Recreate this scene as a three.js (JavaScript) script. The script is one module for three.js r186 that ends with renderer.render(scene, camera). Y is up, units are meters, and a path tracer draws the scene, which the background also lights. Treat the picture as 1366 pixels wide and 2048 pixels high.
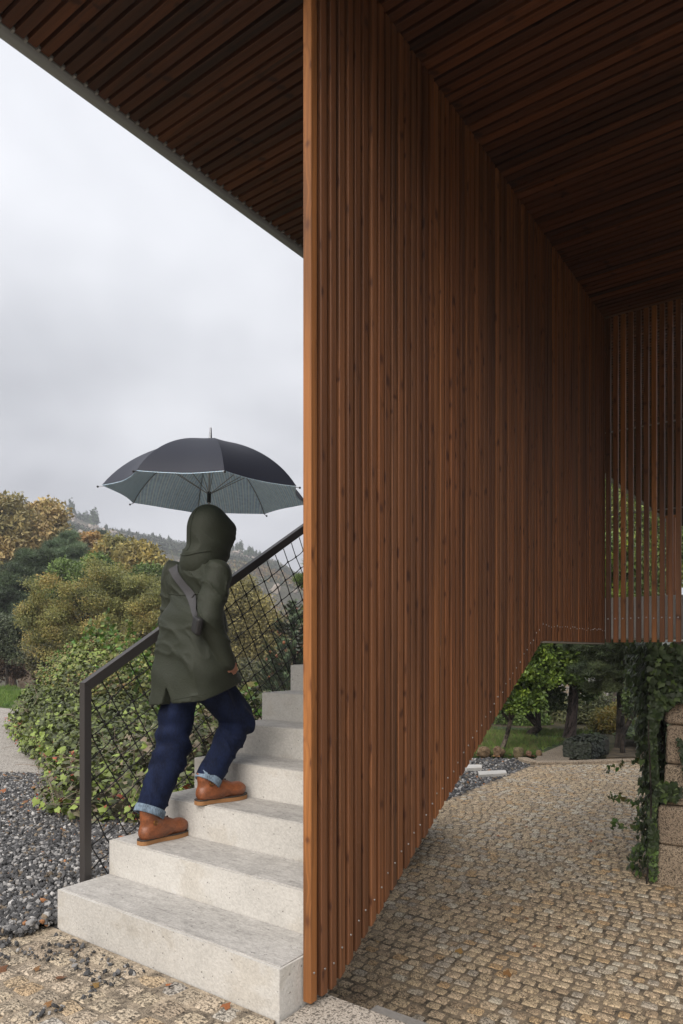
import * as THREE from 'three';
import { MarchingCubes } from 'three/addons/objects/MarchingCubes.js';
import { RoundedBoxGeometry } from 'three/addons/geometries/RoundedBoxGeometry.js';
import { mergeGeometries, mergeVertices, toCreasedNormals } from 'three/addons/utils/BufferGeometryUtils.js';

// World axes: x = across the flight (to the right of the slatted wall), y = up, z = minus the distance along the wall.
// Points are written (R, Y, D) with D = -z; the foot of the stair lies at Y = 0.
const V = (r, y, d) => new THREE.Vector3(r, y, -d);

// ------------------------------------------------------------------ camera, sky, sun, exposure
const scene = new THREE.Scene();
const renderer = new THREE.WebGLRenderer({ antialias: true });
renderer.toneMapping = THREE.LinearToneMapping;
renderer.shadowMap.enabled = true;
const EXPOSURE = 3.0;
renderer.toneMappingExposure = EXPOSURE;

const FOCAL = 1376, HORIZON = 1300;                                       // in pixels of the 1366 x 2048 photograph
const camera = new THREE.PerspectiveCamera(2 * Math.atan(HORIZON / FOCAL) * 180 / Math.PI, 1366 / (2 * HORIZON), 0.05, 3000);
camera.setViewOffset(1366, 2 * HORIZON, 0, 0, 1366, 2048);                // level camera, lens shifted up
camera.position.copy(V(0, 1.316, 0));
camera.lookAt(V(-0.588, 1.316, 0.809));
scene.add(camera);

function hash(x, y, z) { let h = Math.imul(x | 0, 374761393) ^ Math.imul(y | 0, 668265263) ^ Math.imul(z | 0, 2147483647 ^ 0x5bd1e995); h = Math.imul(h ^ (h >>> 13), 1274126177); return ((h ^ (h >>> 16)) >>> 0) / 4294967296; }
const fade = (t) => t * t * (3 - 2 * t), mix = (a, b, t) => a + (b - a) * t, clamp = (v, a = 0, b = 1) => Math.min(b, Math.max(a, v));
const smooth = (a, b, v) => fade(clamp((v - a) / (b - a)));
function noise3(x, y, z, px = 0, py = 0) {
  const ix = Math.floor(x), iy = Math.floor(y), iz = Math.floor(z), u = fade(x - ix), v = fade(y - iy), w = fade(z - iz);
  const wx = (i) => (px ? ((i % px) + px) % px : i), wy = (i) => (py ? ((i % py) + py) % py : i);
  const h = (a, b, c) => hash(wx(ix + a), wy(iy + b), iz + c);
  return mix(mix(mix(h(0, 0, 0), h(1, 0, 0), u), mix(h(0, 1, 0), h(1, 1, 0), u), v), mix(mix(h(0, 0, 1), h(1, 0, 1), u), mix(h(0, 1, 1), h(1, 1, 1), u), v), w);
}
function fbm(x, y, z, n = 4) { let s = 0, a = 0.5; for (let i = 0; i < n; i++) { s += a * noise3(x, y, z + i * 7.3); x *= 2; y *= 2; z *= 2; a *= 0.5; } return s / (1 - Math.pow(0.5, n)); }
function rand(seed) { let s = seed >>> 0; return () => { s = (s + 0x6d2b79f5) | 0; let t = Math.imul(s ^ (s >>> 15), 1 | s); t = (t + Math.imul(t ^ (t >>> 7), 61 | t)) ^ t; return ((t ^ (t >>> 14)) >>> 0) / 4294967296; }; }

{ // overcast sky: brighter towards the zenith, soft grey cloud banks
  const W = 1024, H = 512, data = new Float32Array(W * H * 4);
  for (let j = 0; j < H; j++) {
    const el = ((j + 0.5) / H - 0.5) * Math.PI, sy = Math.sin(el), cy = Math.cos(el);
    for (let i = 0; i < W; i++) {
      const az = ((i + 0.5) / W - 0.5) * 2 * Math.PI, x = cy * Math.cos(az), z = cy * Math.sin(az), o = (j * W + i) * 4;
      const e = Math.max(sy, 0);
      const k = 1 / (e + 0.32), big = fbm(x * k * 1.5 + 11.3, z * k * 1.5 + 3.1, 2.2, 5), small = fbm(x * k * 5 + 5, z * k * 5, 9.2, 4);
      const cloud = (big - 0.5) * 1.25 + (small - 0.5) * 0.5;
      const base = 0.545 + 0.53 * Math.pow(e, 1.2) + 0.35 * smooth(0.66, 1, e);
      const L = base * (1 + 0.95 * cloud) / EXPOSURE;
      const grey = clamp(0.5 - cloud * 0.9);
      data[o] = L * mix(0.985, 0.93, grey); data[o + 1] = L * mix(1.0, 0.965, grey); data[o + 2] = L * mix(1.045, 1.07, grey); data[o + 3] = 1;
    }
  }
  const sky = new THREE.DataTexture(data, W, H, THREE.RGBAFormat, THREE.FloatType);
  sky.mapping = THREE.EquirectangularReflectionMapping; sky.magFilter = THREE.LinearFilter; sky.needsUpdate = true;
  scene.background = sky; scene.environment = sky;
}
const sun = new THREE.DirectionalLight(0xfff5ea, 1.5);                    // the bright side of the overcast, behind the photographer
sun.position.copy(V(4, 24, -25)); sun.target.position.copy(V(-2, 0, 3));
sun.castShadow = true; sun.shadow.radius = 105;
sun.shadow.mapSize.set(2048, 2048);
Object.assign(sun.shadow.camera, { left: -20, right: 20, top: 20, bottom: -20, near: 1, far: 120 });
scene.add(sun, sun.target);
scene.fog = new THREE.FogExp2(0xd9dde6, 0.0011);

// ------------------------------------------------------------------ helpers: naming, meshes
const used = new Map();
function numbered(name) { const n = used.get(name) ?? 0; used.set(name, n + 1); return n ? `${name}_${String(n).padStart(3, '0')}` : name; }
function tag(o, label, category, group, kind) { o.userData = { ...o.userData, label }; if (category) o.userData.category = category; if (group) o.userData.group = group; if (kind) o.userData.kind = kind; return o; }
function thing(name, label, category, pos, group) { const o = new THREE.Group(); o.name = numbered(name); if (pos) o.position.copy(pos); scene.add(o); return tag(o, label, category, group); }
function shade(o) { o.castShadow = o.receiveShadow = true; return o; }
function part(name, geometry, material, parent) {
  const m = shade(new THREE.Mesh(geometry, material)); parent.userData.kids ??= {};
  const n = parent.userData.kids[name] ?? 0; parent.userData.kids[name] = n + 1;
  m.name = n ? `${name}_${String(n).padStart(3, '0')}` : name; parent.add(m); return m;
}
function structure(name, geometry, material, label) { const m = shade(new THREE.Mesh(geometry, material)); m.name = numbered(name); m.userData = { kind: 'structure' }; if (label) m.userData.label = label; scene.add(m); return m; }
function tidy() { scene.traverse((o) => { delete o.userData.kids; }); }
const moved = (g, x, y, z) => g.translate(x, y, z);
const boxAt = (r0, r1, y0, y1, d0, d1, round = 0.004) => { const g = round ? new RoundedBoxGeometry(r1 - r0, y1 - y0, d1 - d0, 2, round) : new THREE.BoxGeometry(r1 - r0, y1 - y0, d1 - d0); return g.translate((r0 + r1) / 2, (y0 + y1) / 2, -(d0 + d1) / 2); };
function boxUV(g0, sx = 1, ox = 0, oy = 0) {                              // uv in metres from the face's main direction
  const g = g0.index ? g0.toNonIndexed() : g0, p = g.attributes.position, n = g.attributes.normal, uv = new Float32Array(p.count * 2);
  for (let i = 0; i < p.count; i += 3) {
    let nx = 0, ny = 0, nz = 0;
    for (let k = 0; k < 3; k++) { nx += Math.abs(n.getX(i + k)); ny += Math.abs(n.getY(i + k)); nz += Math.abs(n.getZ(i + k)); }
    for (let k = 0; k < 3; k++) {
      const x = p.getX(i + k), y = p.getY(i + k), z = p.getZ(i + k);
      const [u, v] = ny >= nx && ny >= nz ? [x, z] : nx >= nz ? [z + 0.37, y] : [x + 0.71, y];
      uv[(i + k) * 2] = u * sx + ox; uv[(i + k) * 2 + 1] = v * sx + oy;
    }
  }
  g.setAttribute('uv', new THREE.BufferAttribute(uv, 2)); return g;
}
const plainer = (g) => { const h = g.index ? g.toNonIndexed() : g; for (const k of Object.keys(h.attributes)) if (!['position', 'normal', 'uv', 'color'].includes(k)) h.deleteAttribute(k); return h; };
const merged = (list) => mergeGeometries(list.map(plainer));
function paint(g, c) { const n = g.attributes.position.count, a = new Float32Array(n * 3); for (let i = 0; i < n; i++) a.set(c, i * 3); g.setAttribute('color', new THREE.BufferAttribute(a, 3)); return g; }

// a stick of timber: chamfered section (u across, w deep) run along one axis, ends cut by two functions of (u, w)
function stick(w, t, bevel, startAt, endAt, place, uo, vo, uvScale = 1) {
  const a = w / 2, b = t / 2, e = bevel;
  const ring = [[-a + e, -b], [a - e, -b], [a, -b + e], [a, b - e], [a - e, b], [-a + e, b], [-a, b - e], [-a, -b + e]];
  const pos = [], uv = []; let run = 0;
  const push = (p, u, v) => { pos.push(p.x, p.y, p.z); uv.push((u + uo) * uvScale, (v + vo) * uvScale); };
  for (let i = 0; i < 8; i++) {
    const [u0, w0] = ring[i], [u1, w1] = ring[(i + 1) % 8], len = Math.hypot(u1 - u0, w1 - w0);
    const s0 = startAt(u0, w0), s1 = startAt(u1, w1), e0 = endAt(u0, w0), e1 = endAt(u1, w1);
    const A = place(u0, w0, s0), B = place(u1, w1, s1), C = place(u1, w1, e1), D = place(u0, w0, e0);
    push(A, run, s0); push(B, run + len, s1); push(C, run + len, e1); push(A, run, s0); push(C, run + len, e1); push(D, run, e0);
    run += len;
  }
  for (let i = 1; i < 7; i++) {
    for (const [f, flip] of [[startAt, 1], [endAt, 0]]) {
      const t3 = [ring[0], ring[i], ring[i + 1]].map(([u, ww]) => [place(u, ww, f(u, ww)), u, ww]);
      if (flip) t3.reverse();
      for (const [p, u, ww] of t3) push(p, u + 0.1, ww * 1);
    }
  }
  const g = new THREE.BufferGeometry();
  g.setAttribute('position', new THREE.Float32BufferAttribute(pos, 3)); g.setAttribute('uv', new THREE.Float32BufferAttribute(uv, 2));
  // face the triangles outwards
  g.computeVertexNormals(); g.computeBoundingBox(); const c = g.boundingBox.getCenter(new THREE.Vector3()), P = g.attributes.position, N = g.attributes.normal; let s = 0;
  for (let i = 0; i < P.count; i += 3) s += (P.getX(i) - c.x) * N.getX(i) + (P.getY(i) - c.y) * N.getY(i) + (P.getZ(i) - c.z) * N.getZ(i);
  if (s < 0) { for (let i = 0; i < P.count; i += 3) for (const at of [P, g.attributes.uv]) { const k = at.itemSize; for (let q = 0; q < k; q++) { const x = at.array[(i + 1) * k + q]; at.array[(i + 1) * k + q] = at.array[(i + 2) * k + q]; at.array[(i + 2) * k + q] = x; } } g.computeVertexNormals(); }
  return g;
}
function taperedTube(points, r0, r1, radial = 8, steps = 0, knobby = 0, closed = true) {
  const curve = new THREE.CatmullRomCurve3(points), n = steps || points.length * 4, f = curve.computeFrenetFrames(n, false), pos = [], uv = [], idx = []; let length = curve.getLength();
  for (let i = 0; i <= n; i++) {
    const t = i / n, c = curve.getPointAt(t), r = (typeof r0 === 'function' ? r0(t) : mix(r0, r1, t));
    for (let k = 0; k <= radial; k++) {
      const a = (k / radial) * 2 * Math.PI, rr = r * (1 + knobby * (noise3(Math.cos(a) * 1.5 + c.x * 4, Math.sin(a) * 1.5 + c.y * 4, c.z * 4) - 0.5));
      const p = c.clone().addScaledVector(f.normals[i], Math.cos(a) * rr).addScaledVector(f.binormals[i], Math.sin(a) * rr);
      pos.push(p.x, p.y, p.z); uv.push((k / radial) * Math.max(0.05, r * 6.28), t * length);
    }
  }
  const w = radial + 1;
  for (let i = 0; i < n; i++) for (let k = 0; k < radial; k++) { const a = i * w + k, b = a + w; idx.push(a, a + 1, b, b, a + 1, b + 1); }
  if (closed) for (const [i, flip] of [[0, 1], [n, 0]]) { const c = curve.getPointAt(i / n), at = pos.length / 3; pos.push(c.x, c.y, c.z); uv.push(0, 0); for (let k = 0; k < radial; k++) flip ? idx.push(at, i * w + k + 1, i * w + k) : idx.push(at, i * w + k, i * w + k + 1); }
  const g = new THREE.BufferGeometry(); g.setAttribute('position', new THREE.Float32BufferAttribute(pos, 3)); g.setAttribute('uv', new THREE.Float32BufferAttribute(uv, 2)); g.setIndex(idx); g.computeVertexNormals(); return g;
}
// signed distances and their meshes
const vsub = (a, b) => [a[0] - b[0], a[1] - b[1], a[2] - b[2]];
function cone(p, a, b, ra, rb) { const ba = vsub(b, a), pa = vsub(p, a), h = clamp((pa[0] * ba[0] + pa[1] * ba[1] + pa[2] * ba[2]) / (ba[0] ** 2 + ba[1] ** 2 + ba[2] ** 2)); return Math.hypot(pa[0] - ba[0] * h, pa[1] - ba[1] * h, pa[2] - ba[2] * h) - mix(ra, rb, h); }
function ball(p, c, rx, ry, rz) { const x = (p[0] - c[0]) / rx, y = (p[1] - c[1]) / ry, z = (p[2] - c[2]) / rz, k = Math.hypot(x, y, z); return (k - 1) * Math.min(rx, ry, rz); }
const smin = (a, b, k) => { const h = Math.max(k - Math.abs(a - b), 0) / k; return Math.min(a, b) - h * h * k * 0.25; };
function march(sdf, c, half, cell) {                                      // sdf takes [R, Y, D]
  const N = Math.ceil((2 * half) / cell) + 2, mc = new MarchingCubes(N, new THREE.MeshBasicMaterial(), false, false, 400000);
  mc.isolation = 0; const h = N / 2;
  for (let k = 0; k < N; k++) for (let j = 0; j < N; j++) for (let i = 0; i < N; i++) mc.field[i + j * N + k * N * N] = -sdf([c[0] + ((i - h) / h) * half, c[1] + ((j - h) / h) * half, c[2] - ((k - h) / h) * half]);
  mc.update();
  const n = mc.count, pos = new Float32Array(n * 3), nor = new Float32Array(n * 3);
  for (let i = 0; i < n; i++) {
    pos[i * 3] = mc.positionArray[i * 3] * half + c[0]; pos[i * 3 + 1] = mc.positionArray[i * 3 + 1] * half + c[1]; pos[i * 3 + 2] = mc.positionArray[i * 3 + 2] * half - c[2];
    for (let q = 0; q < 3; q++) nor[i * 3 + q] = mc.normalArray[i * 3 + q];
  }
  const g0 = new THREE.BufferGeometry(); g0.setAttribute('position', new THREE.BufferAttribute(pos, 3));
  const g = mergeVertices(g0, 1e-5); g.computeVertexNormals();
  const P = g.attributes.position, uv = new Float32Array(P.count * 2);
  for (let i = 0; i < P.count; i++) { uv[i * 2] = (P.getX(i) * 0.8 - P.getZ(i) * 0.6); uv[i * 2 + 1] = P.getY(i); }
  g.setAttribute('uv', new THREE.BufferAttribute(uv, 2)); return g;
}

// ------------------------------------------------------------------ procedural textures
function texture(w, h, fn, srgb = true, repeat = [1, 1]) {                 // fn(u, v, x, y) -> [r, g, b] in 0..1 (linear when srgb is false; else display values)
  const d = new Uint8Array(w * h * 4);
  for (let y = 0; y < h; y++) for (let x = 0; x < w; x++) { const c = fn(x / w, y / h, x, y), o = (y * w + x) * 4; for (let q = 0; q < 3; q++) d[o + q] = clamp(c[q] ?? c[0]) * 255; d[o + 3] = 255; }
  const t = new THREE.DataTexture(d, w, h, THREE.RGBAFormat); t.wrapS = t.wrapT = THREE.RepeatWrapping; t.magFilter = THREE.LinearFilter; t.minFilter = THREE.LinearMipmapLinearFilter; t.generateMipmaps = true;
  if (srgb) t.colorSpace = THREE.SRGBColorSpace; t.repeat.set(...repeat); t.needsUpdate = true; return t;
}
const g3 = (v) => [v, v, v], toS = (l) => (l <= 0.0031308 ? l * 12.92 : 1.055 * Math.pow(l, 1 / 2.4) - 0.055);
const pn = (u, v, nx, ny, z) => noise3(u * nx, v * ny, z, nx, ny);         // periodic noise
// timber: 0.32 m x 2.56 m of grain with knots; grey values that tint the material's colour
const knots = []; { const r = rand(5); for (let i = 0; i < 24; i++) knots.push([r(), r(), 0.02 + r() * 0.04, 0.0035 + r() * 0.007]); }
const woodField = (u, v) => {
  let bend = (pn(u, v, 4, 6, 1) - 0.5) * 0.05, dark = 0, ring = 0;
  for (const [ku, kv, kr, kh] of knots) { let dx = u - ku, dy = v - kv; dx -= Math.round(dx); dy -= Math.round(dy); const q = Math.hypot(dx / kr, dy / kh); if (q < 6) { const f = Math.exp(-q * q * 0.8); dark += Math.exp(-Math.pow(q, 3) * 0.9); bend += dx * 0.9 * Math.exp(-q * 0.55); ring += f; } }
  const grain = noise3((u + bend) * 34, v * 5, 3, 34, 5) * 0.5 + noise3((u + bend) * 78, v * 9, 5, 78, 9) * 0.3 + noise3(u * 160, v * 40, 6, 160, 40) * 0.2;
  const broad = pn(u, v, 6, 4, 8);
  return { grain, broad, dark: clamp(dark), ring };
};
const woodMap = texture(512, 1024, (u, v) => { const f = woodField(u, v); const t = 0.60 + 0.62 * (f.grain - 0.5) + 0.42 * (f.broad - 0.5); const k = mix(t, 0.24, f.dark * 0.75) - f.ring * 0.1; return [k * 1.16 + f.dark * 0.05, k * 1.02, k * 0.94].map((c) => toS(clamp(c))); });
const woodBump = texture(512, 1024, (u, v) => { const f = woodField(u, v); return g3(0.5 + 0.5 * (f.grain - 0.5) - 0.2 * f.dark); }, false);
for (const t of [woodMap, woodBump]) t.repeat.set(1 / 0.32, 1 / 2.56);
function wood(r, g, b, rough = 0.62) { return new THREE.MeshStandardMaterial({ color: new THREE.Color().setRGB(r, g, b), map: woodMap, roughness: rough, bumpMap: woodBump, bumpScale: 0.0012 }); }

const pores = []; { const r = rand(77); for (let i = 0; i < 620; i++) pores.push([r(), r(), 0.0006 + Math.pow(r(), 3) * 0.002]); }
const poreGrid = new Map(); for (const p of pores) { const k = Math.floor(p[0] * 32) + 32 * Math.floor(p[1] * 32); if (!poreGrid.has(k)) poreGrid.set(k, []); poreGrid.get(k).push(p); }
function pore(u, v) { let s = 0; const cx = Math.floor(u * 32), cy = Math.floor(v * 32); for (let a = -1; a < 2; a++) for (let b = -1; b < 2; b++) for (const [x, y, r] of poreGrid.get(((cx + a + 32) % 32) + 32 * ((cy + b + 32) % 32)) ?? []) { let dx = u - x, dy = v - y; dx -= Math.round(dx); dy -= Math.round(dy); const q = Math.hypot(dx, dy) / r; if (q < 1.6) s = Math.max(s, 1 - smooth(0.6, 1.5, q)); } return s; }
const concreteField = (u, v) => { const big = pn(u, v, 4, 4, 1) * 0.5 + pn(u, v, 11, 11, 2) * 0.3 + pn(u, v, 27, 27, 3) * 0.2, fine = pn(u, v, 170, 170, 4) * 0.6 + pn(u, v, 430, 430, 5) * 0.4, stain = smooth(0.56, 0.8, pn(u, v, 6, 9, 12) * 0.7 + pn(u, v, 34, 34, 13) * 0.3); return { big, fine, stain, pit: pore(u, v) }; };
const concreteMap = texture(1024, 1024, (u, v) => { const f = concreteField(u, v); const k = (0.88 + 0.30 * (f.big - 0.5) + 0.26 * (f.fine - 0.5) - 0.08 * f.stain) * (1 - 0.5 * f.pit); return [k, k * (0.985 - 0.02 * f.stain), k * (0.95 - 0.05 * f.stain)].map((c) => toS(clamp(c))); }, true, [1 / 1.3, 1 / 1.3]);
const concreteBump = texture(1024, 1024, (u, v) => { const f = concreteField(u, v); return g3(0.55 + 0.3 * (f.big - 0.5) + 0.35 * (f.fine - 0.5) - 0.5 * f.pit); }, false, [1 / 1.3, 1 / 1.3]);
const concrete = new THREE.MeshStandardMaterial({ color: new THREE.Color().setRGB(0.56, 0.556, 0.542), map: concreteMap, bumpMap: concreteBump, bumpScale: 0.004, roughness: 0.86 });
const darkConcrete = new THREE.MeshStandardMaterial({ color: new THREE.Color().setRGB(0.24, 0.235, 0.23), map: concreteMap, bumpMap: concreteBump, bumpScale: 0.004, roughness: 0.9 });
const treadMat = (() => { const m = texture(1024, 1024, (u, v) => { const f = concreteField(u, v), w = pn(u, v, 20, 60, 31) * 0.5 + pn(u, v, 60, 190, 32) * 0.5, k = (0.78 + 0.30 * (f.big - 0.5) + 0.40 * (w - 0.5) + 0.30 * (f.fine - 0.5)) * (1 - 0.5 * f.pit); return [k, k * 0.985, k * 0.96].map((c) => toS(clamp(c))); }, true, [1 / 1.3, 1 / 1.3]); return new THREE.MeshStandardMaterial({ color: new THREE.Color().setRGB(0.47, 0.463, 0.45), map: m, bumpMap: concreteBump, bumpScale: 0.006, roughness: 0.9 }); })();
// granite: 0.5 m of crystals
const graniteField = (u, v) => { const a = pn(u, v, 120, 120, 1), b = pn(u, v, 75, 75, 2), c = pn(u, v, 210, 210, 3), big = pn(u, v, 5, 5, 4) * 0.6 + pn(u, v, 13, 13, 5) * 0.4; return { a, b, c, big }; };
const graniteMap = texture(512, 512, (u, v) => { const f = graniteField(u, v); let k = 0.64 + 0.30 * (f.big - 0.5) + 0.42 * (f.a - 0.5); if (f.b > 0.68) k *= 0.4; if (f.c > 0.76) k *= 1.45; if (f.a < 0.2) k *= 0.5; return [k * 1.02, k * 0.97, k * 0.9].map((c) => toS(clamp(c))); }, true, [2, 2]);
const graniteBump = texture(512, 512, (u, v) => { const f = graniteField(u, v); return g3(0.5 + 0.6 * (f.a - 0.5) + 0.5 * (f.b - 0.5) + 0.8 * (f.big - 0.5)); }, false, [2, 2]);
const granite = (r, g, b) => new THREE.MeshStandardMaterial({ color: new THREE.Color().setRGB(r, g, b), map: graniteMap, bumpMap: graniteBump, bumpScale: 0.006, roughness: 0.88 });
const soilMap = texture(512, 512, (u, v) => { const k = 0.55 + 0.6 * (pn(u, v, 8, 8, 1) - 0.5) + 0.4 * (pn(u, v, 40, 40, 2) - 0.5) + 0.4 * (pn(u, v, 150, 150, 3) - 0.5); return [k, k * 0.95, k * 0.88].map((c) => toS(clamp(c))); });
const barkMap = texture(256, 512, (u, v) => { const k = 0.5 + 0.9 * (pn(u, v, 14, 8, 1) - 0.5) + 0.6 * (pn(u, v, 40, 30, 2) - 0.5) + 0.3 * (pn(u, v, 90, 90, 3) - 0.5); return g3(toS(clamp(k))); }, true, [2, 1]);
const barkBump = texture(256, 512, (u, v) => g3(0.5 + 0.9 * (pn(u, v, 14, 8, 1) - 0.5) + 0.6 * (pn(u, v, 40, 30, 2) - 0.5)), false, [2, 1]);
const bark = (r, g, b) => new THREE.MeshStandardMaterial({ color: new THREE.Color().setRGB(r, g, b), map: barkMap, bumpMap: barkBump, bumpScale: 0.02, roughness: 0.95 });
const matte = (r, g, b, rough = 0.9, more = {}) => new THREE.MeshStandardMaterial({ color: new THREE.Color().setRGB(r, g, b), roughness: rough, ...more });
const leafMat = (rough = 0.55, through = 0) => new THREE.MeshPhysicalMaterial({ color: 0xffffff, roughness: rough, side: THREE.DoubleSide, transmission: through, thickness: 0 });

// ------------------------------------------------------------------ ground and hills
const YAW = { f: [-0.588, 0.809], r: [0.809, 0.588] };                    // the photograph's line of sight, used to lay out the valley
const LOW = -0.534, HIGH = 0.09;                                          // level of the passage, and of the gravel beside the stair
const ridgeTable = [[-900, 1000], [-300, 1010], [0, 1022], [130, 1042], [200, 1066], [300, 1080], [370, 1092], [470, 1101], [520, 1110], [560, 1126], [600, 1148], [700, 1180], [900, 1222], [1200, 1255], [1700, 1240], [2600, 1200]];
function table(t, x) { if (x <= t[0][0]) return t[0][1]; for (let i = 1; i < t.length; i++) if (x <= t[i][0]) return mix(t[i - 1][1], t[i][1], (x - t[i - 1][0]) / (t[i][0] - t[i - 1][0])); return t[t.length - 1][1]; }
function ground(R, D) {
  const dist = Math.hypot(R, D);
  const Rb = -2.75 - 0.42 * Math.max(0, D - 3);
  const low = Math.max(smooth(Rb - 0.6, Rb, R), smooth(5, 8.5, D + 0.4 * (R + 4)));
  let h = mix(mix(-0.12, 0.05, smooth(1.7, 3.2, D - 0.1 * Math.min(0, R + 3))), -0.60, low);
  if (dist > 16) {
    const z = R * YAW.f[0] + D * YAW.f[1], x = R * YAW.r[0] + D * YAW.r[1];
    const px = z > 1 ? 683 + 1376 * x / z : x < 0 ? -900 : 2600, right = smooth(500, 900, px);
    const ridge = (1300 - table(ridgeTable, px)) / 1376 * 320 + 1.3;
    const valley = mix(mix(-0.1, -0.6, smooth(350, 600, px)), mix(-2.0, -11, right), smooth(20, 80, dist));
    const up = clamp((dist - mix(60, 95, right)) / (326 - mix(60, 95, right)));
    h = mix(h, valley, smooth(16, 22, dist)) + (ridge - valley) * Math.pow(up, 1.12) * smooth(16, 60, dist);
    const rough = smooth(60, 140, dist) * (1 - 0.93 * smooth(190, 300, dist));
    h += rough * (fbm(R * 0.02, D * 0.02, 4) - 0.5) * 13 + rough * (fbm(R * 0.09, D * 0.09, 7) - 0.5) * 5;
    h -= smooth(345, 800, dist) * 40;
  }
  return h;
}
{
  const pos = [], idx = [], col = [], uv = [], rings = [], NA = 300;
  for (let r = 0.6; r < 1500; r *= r < 30 ? 1.045 : r < 360 ? 1.028 : 1.2) rings.push(r);
  rings.push(2200);
  pos.push(0, ground(0, 0), 0); col.push(0.1, 0.09, 0.06); uv.push(0, 0);
  for (const r of rings) for (let k = 0; k < NA; k++) {
    const t = (k + 0.5) / NA * 2 - 1, az = Math.atan2(-0.588, 0.809) + Math.sign(t) * Math.PI * Math.pow(Math.abs(t), 1.5);
    const R = r * Math.sin(az), D = r * Math.cos(az), y = ground(R, D);
    pos.push(R, y, -D); uv.push(R / 3, D / 3);
    const n = fbm(R * 0.05, D * 0.05, 2, 4), n2 = fbm(R * 0.3, D * 0.3, 5, 3);
    let c;
    if (r < 60) c = [mix(0.07, 0.13, n), mix(0.075, 0.11, n2), mix(0.03, 0.05, n)];
    else { const rock = 0.7 * smooth(0.52, 0.66, fbm(R * 0.06, D * 0.06, 31, 5)); c = [mix(0.085, 0.26, rock), mix(0.085, 0.225, rock), mix(0.05, 0.18, rock)]; const k2 = 0.7 + 0.6 * n2; c = c.map((q) => q * k2); }
    col.push(...c);
  }
  for (let k = 0; k < NA; k++) idx.push(0, 1 + k, 1 + (k + 1) % NA);
  for (let i = 0; i + 1 < rings.length; i++) for (let k = 0; k < NA; k++) { const a = 1 + i * NA + k, b = 1 + i * NA + (k + 1) % NA, c = a + NA, d = b + NA; idx.push(a, c, b, b, c, d); }
  const g = new THREE.BufferGeometry(); g.setAttribute('position', new THREE.Float32BufferAttribute(pos, 3)); g.setAttribute('color', new THREE.Float32BufferAttribute(col, 3)); g.setAttribute('uv', new THREE.Float32BufferAttribute(uv, 2)); g.setIndex(idx); g.computeVertexNormals();
  const up = g.attributes.normal.getY(5) < 0; if (up) { for (let i = 0; i < idx.length; i += 3) [idx[i + 1], idx[i + 2]] = [idx[i + 2], idx[i + 1]]; g.setIndex(idx); g.computeVertexNormals(); }
  structure('terrain', g, new THREE.MeshStandardMaterial({ color: 0xffffff, vertexColors: true, map: soilMap, roughness: 1 }), 'earthy ground that falls to the valley and climbs to the rocky hill');
}
// flat sheets laid on the ground: a polygon in (R, D) at one level, cut into a grid so it may bump a little
function sheet(name, poly, level, material, label, uvScale = 1, bump = 0, thick = 0.25) {
  const s = new THREE.Shape(poly.map(([r, d]) => new THREE.Vector2(r, d)));
  const g = new THREE.ExtrudeGeometry(s, { depth: thick, bevelEnabled: false }); g.rotateX(-Math.PI / 2); g.translate(0, level - thick, 0);
  return structure(name, boxUV(g, uvScale), material, label);
}
const bedMat = matte(0.34, 0.285, 0.215, 0.95, { map: soilMap, bumpMap: soilMap, bumpScale: 0.006 });
const forecourt = sheet('cobbled_forecourt', [[-9, -6], [-1.63, -6], [-1.63, 1.842], [-3.05, 1.842], [-3.12, 1.72], [-9, 1.0]], -0.004, matte(0.46, 0.40, 0.32, 0.95, { map: soilMap, bumpMap: soilMap, bumpScale: 0.006 }), 'sand bed of the tan granite cobbles before the first step', 2, 0, 0.7);
const passage = sheet('cobbled_passage', [[-3.1, 2.3], [4, 2.3], [4, 12.6], [-2.5, 12.5], [-2.85, 12.2], [-4.05, 10.8], [-3.95, 7.4], [-3.5, 5.9], [-2.9, 4.5]], LOW - 0.0065, bedMat, 'sand bed of the small granite cobbles running under the building', 2);
const darkBed = matte(0.05, 0.05, 0.052, 0.95, { map: soilMap });
function inPoly(poly) { return (R, D) => { let c = false; for (let i = 0, j = poly.length - 1; i < poly.length; j = i++) { const [a, b] = poly[i], [e, f] = poly[j]; if ((b > D) !== (f > D) && R < ((e - a) * (D - b)) / (f - b) + a) c = !c; } return c; }; }
const moundy = (R, D) => mix(0.012, HIGH - 0.03, smooth(1.35, 2.05, D + 0.10 * Math.min(0, R + 3.1))) + 0.035 * (fbm(R * 2.2, D * 2.2, 3, 2) - 0.5);
{ // gravel bed: a bumpy sheet that runs down to the cobbles
  const test = inPoly([[-3.0, 1.845], [-3.05, 1.72], [-9, 1.1], [-12, 3.0], [-6.85, 3.58], [-6.3, 3.95], [-4.2, 3.6], [-3.0, 3.4]]), c = 0.06, pos = [], uv = [];
  for (let R = -12; R < -3; R += c) for (let D = 0.9; D < 4.1; D += c) if (test(R + c / 2, D + c / 2)) for (const [a, e] of [[0, 0], [c, 0], [c, c], [0, 0], [c, c], [0, c]]) { pos.push(R + a, moundy(R + a, D + e) - 0.014 - 0.06 * (1 - smooth(1.72, 1.98, D + e + 0.1 * Math.min(0, R + 3.1))), -(D + e)); uv.push(R + a, D + e); }
  const g = new THREE.BufferGeometry(); g.setAttribute('position', new THREE.Float32BufferAttribute(pos, 3)); g.setAttribute('uv', new THREE.Float32BufferAttribute(uv, 2)); const h = mergeVertices(g, 1e-4); h.computeVertexNormals();
  structure('gravel_bed', h, darkBed, 'dark bed under the grey gravel beside the stair');
}
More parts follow.
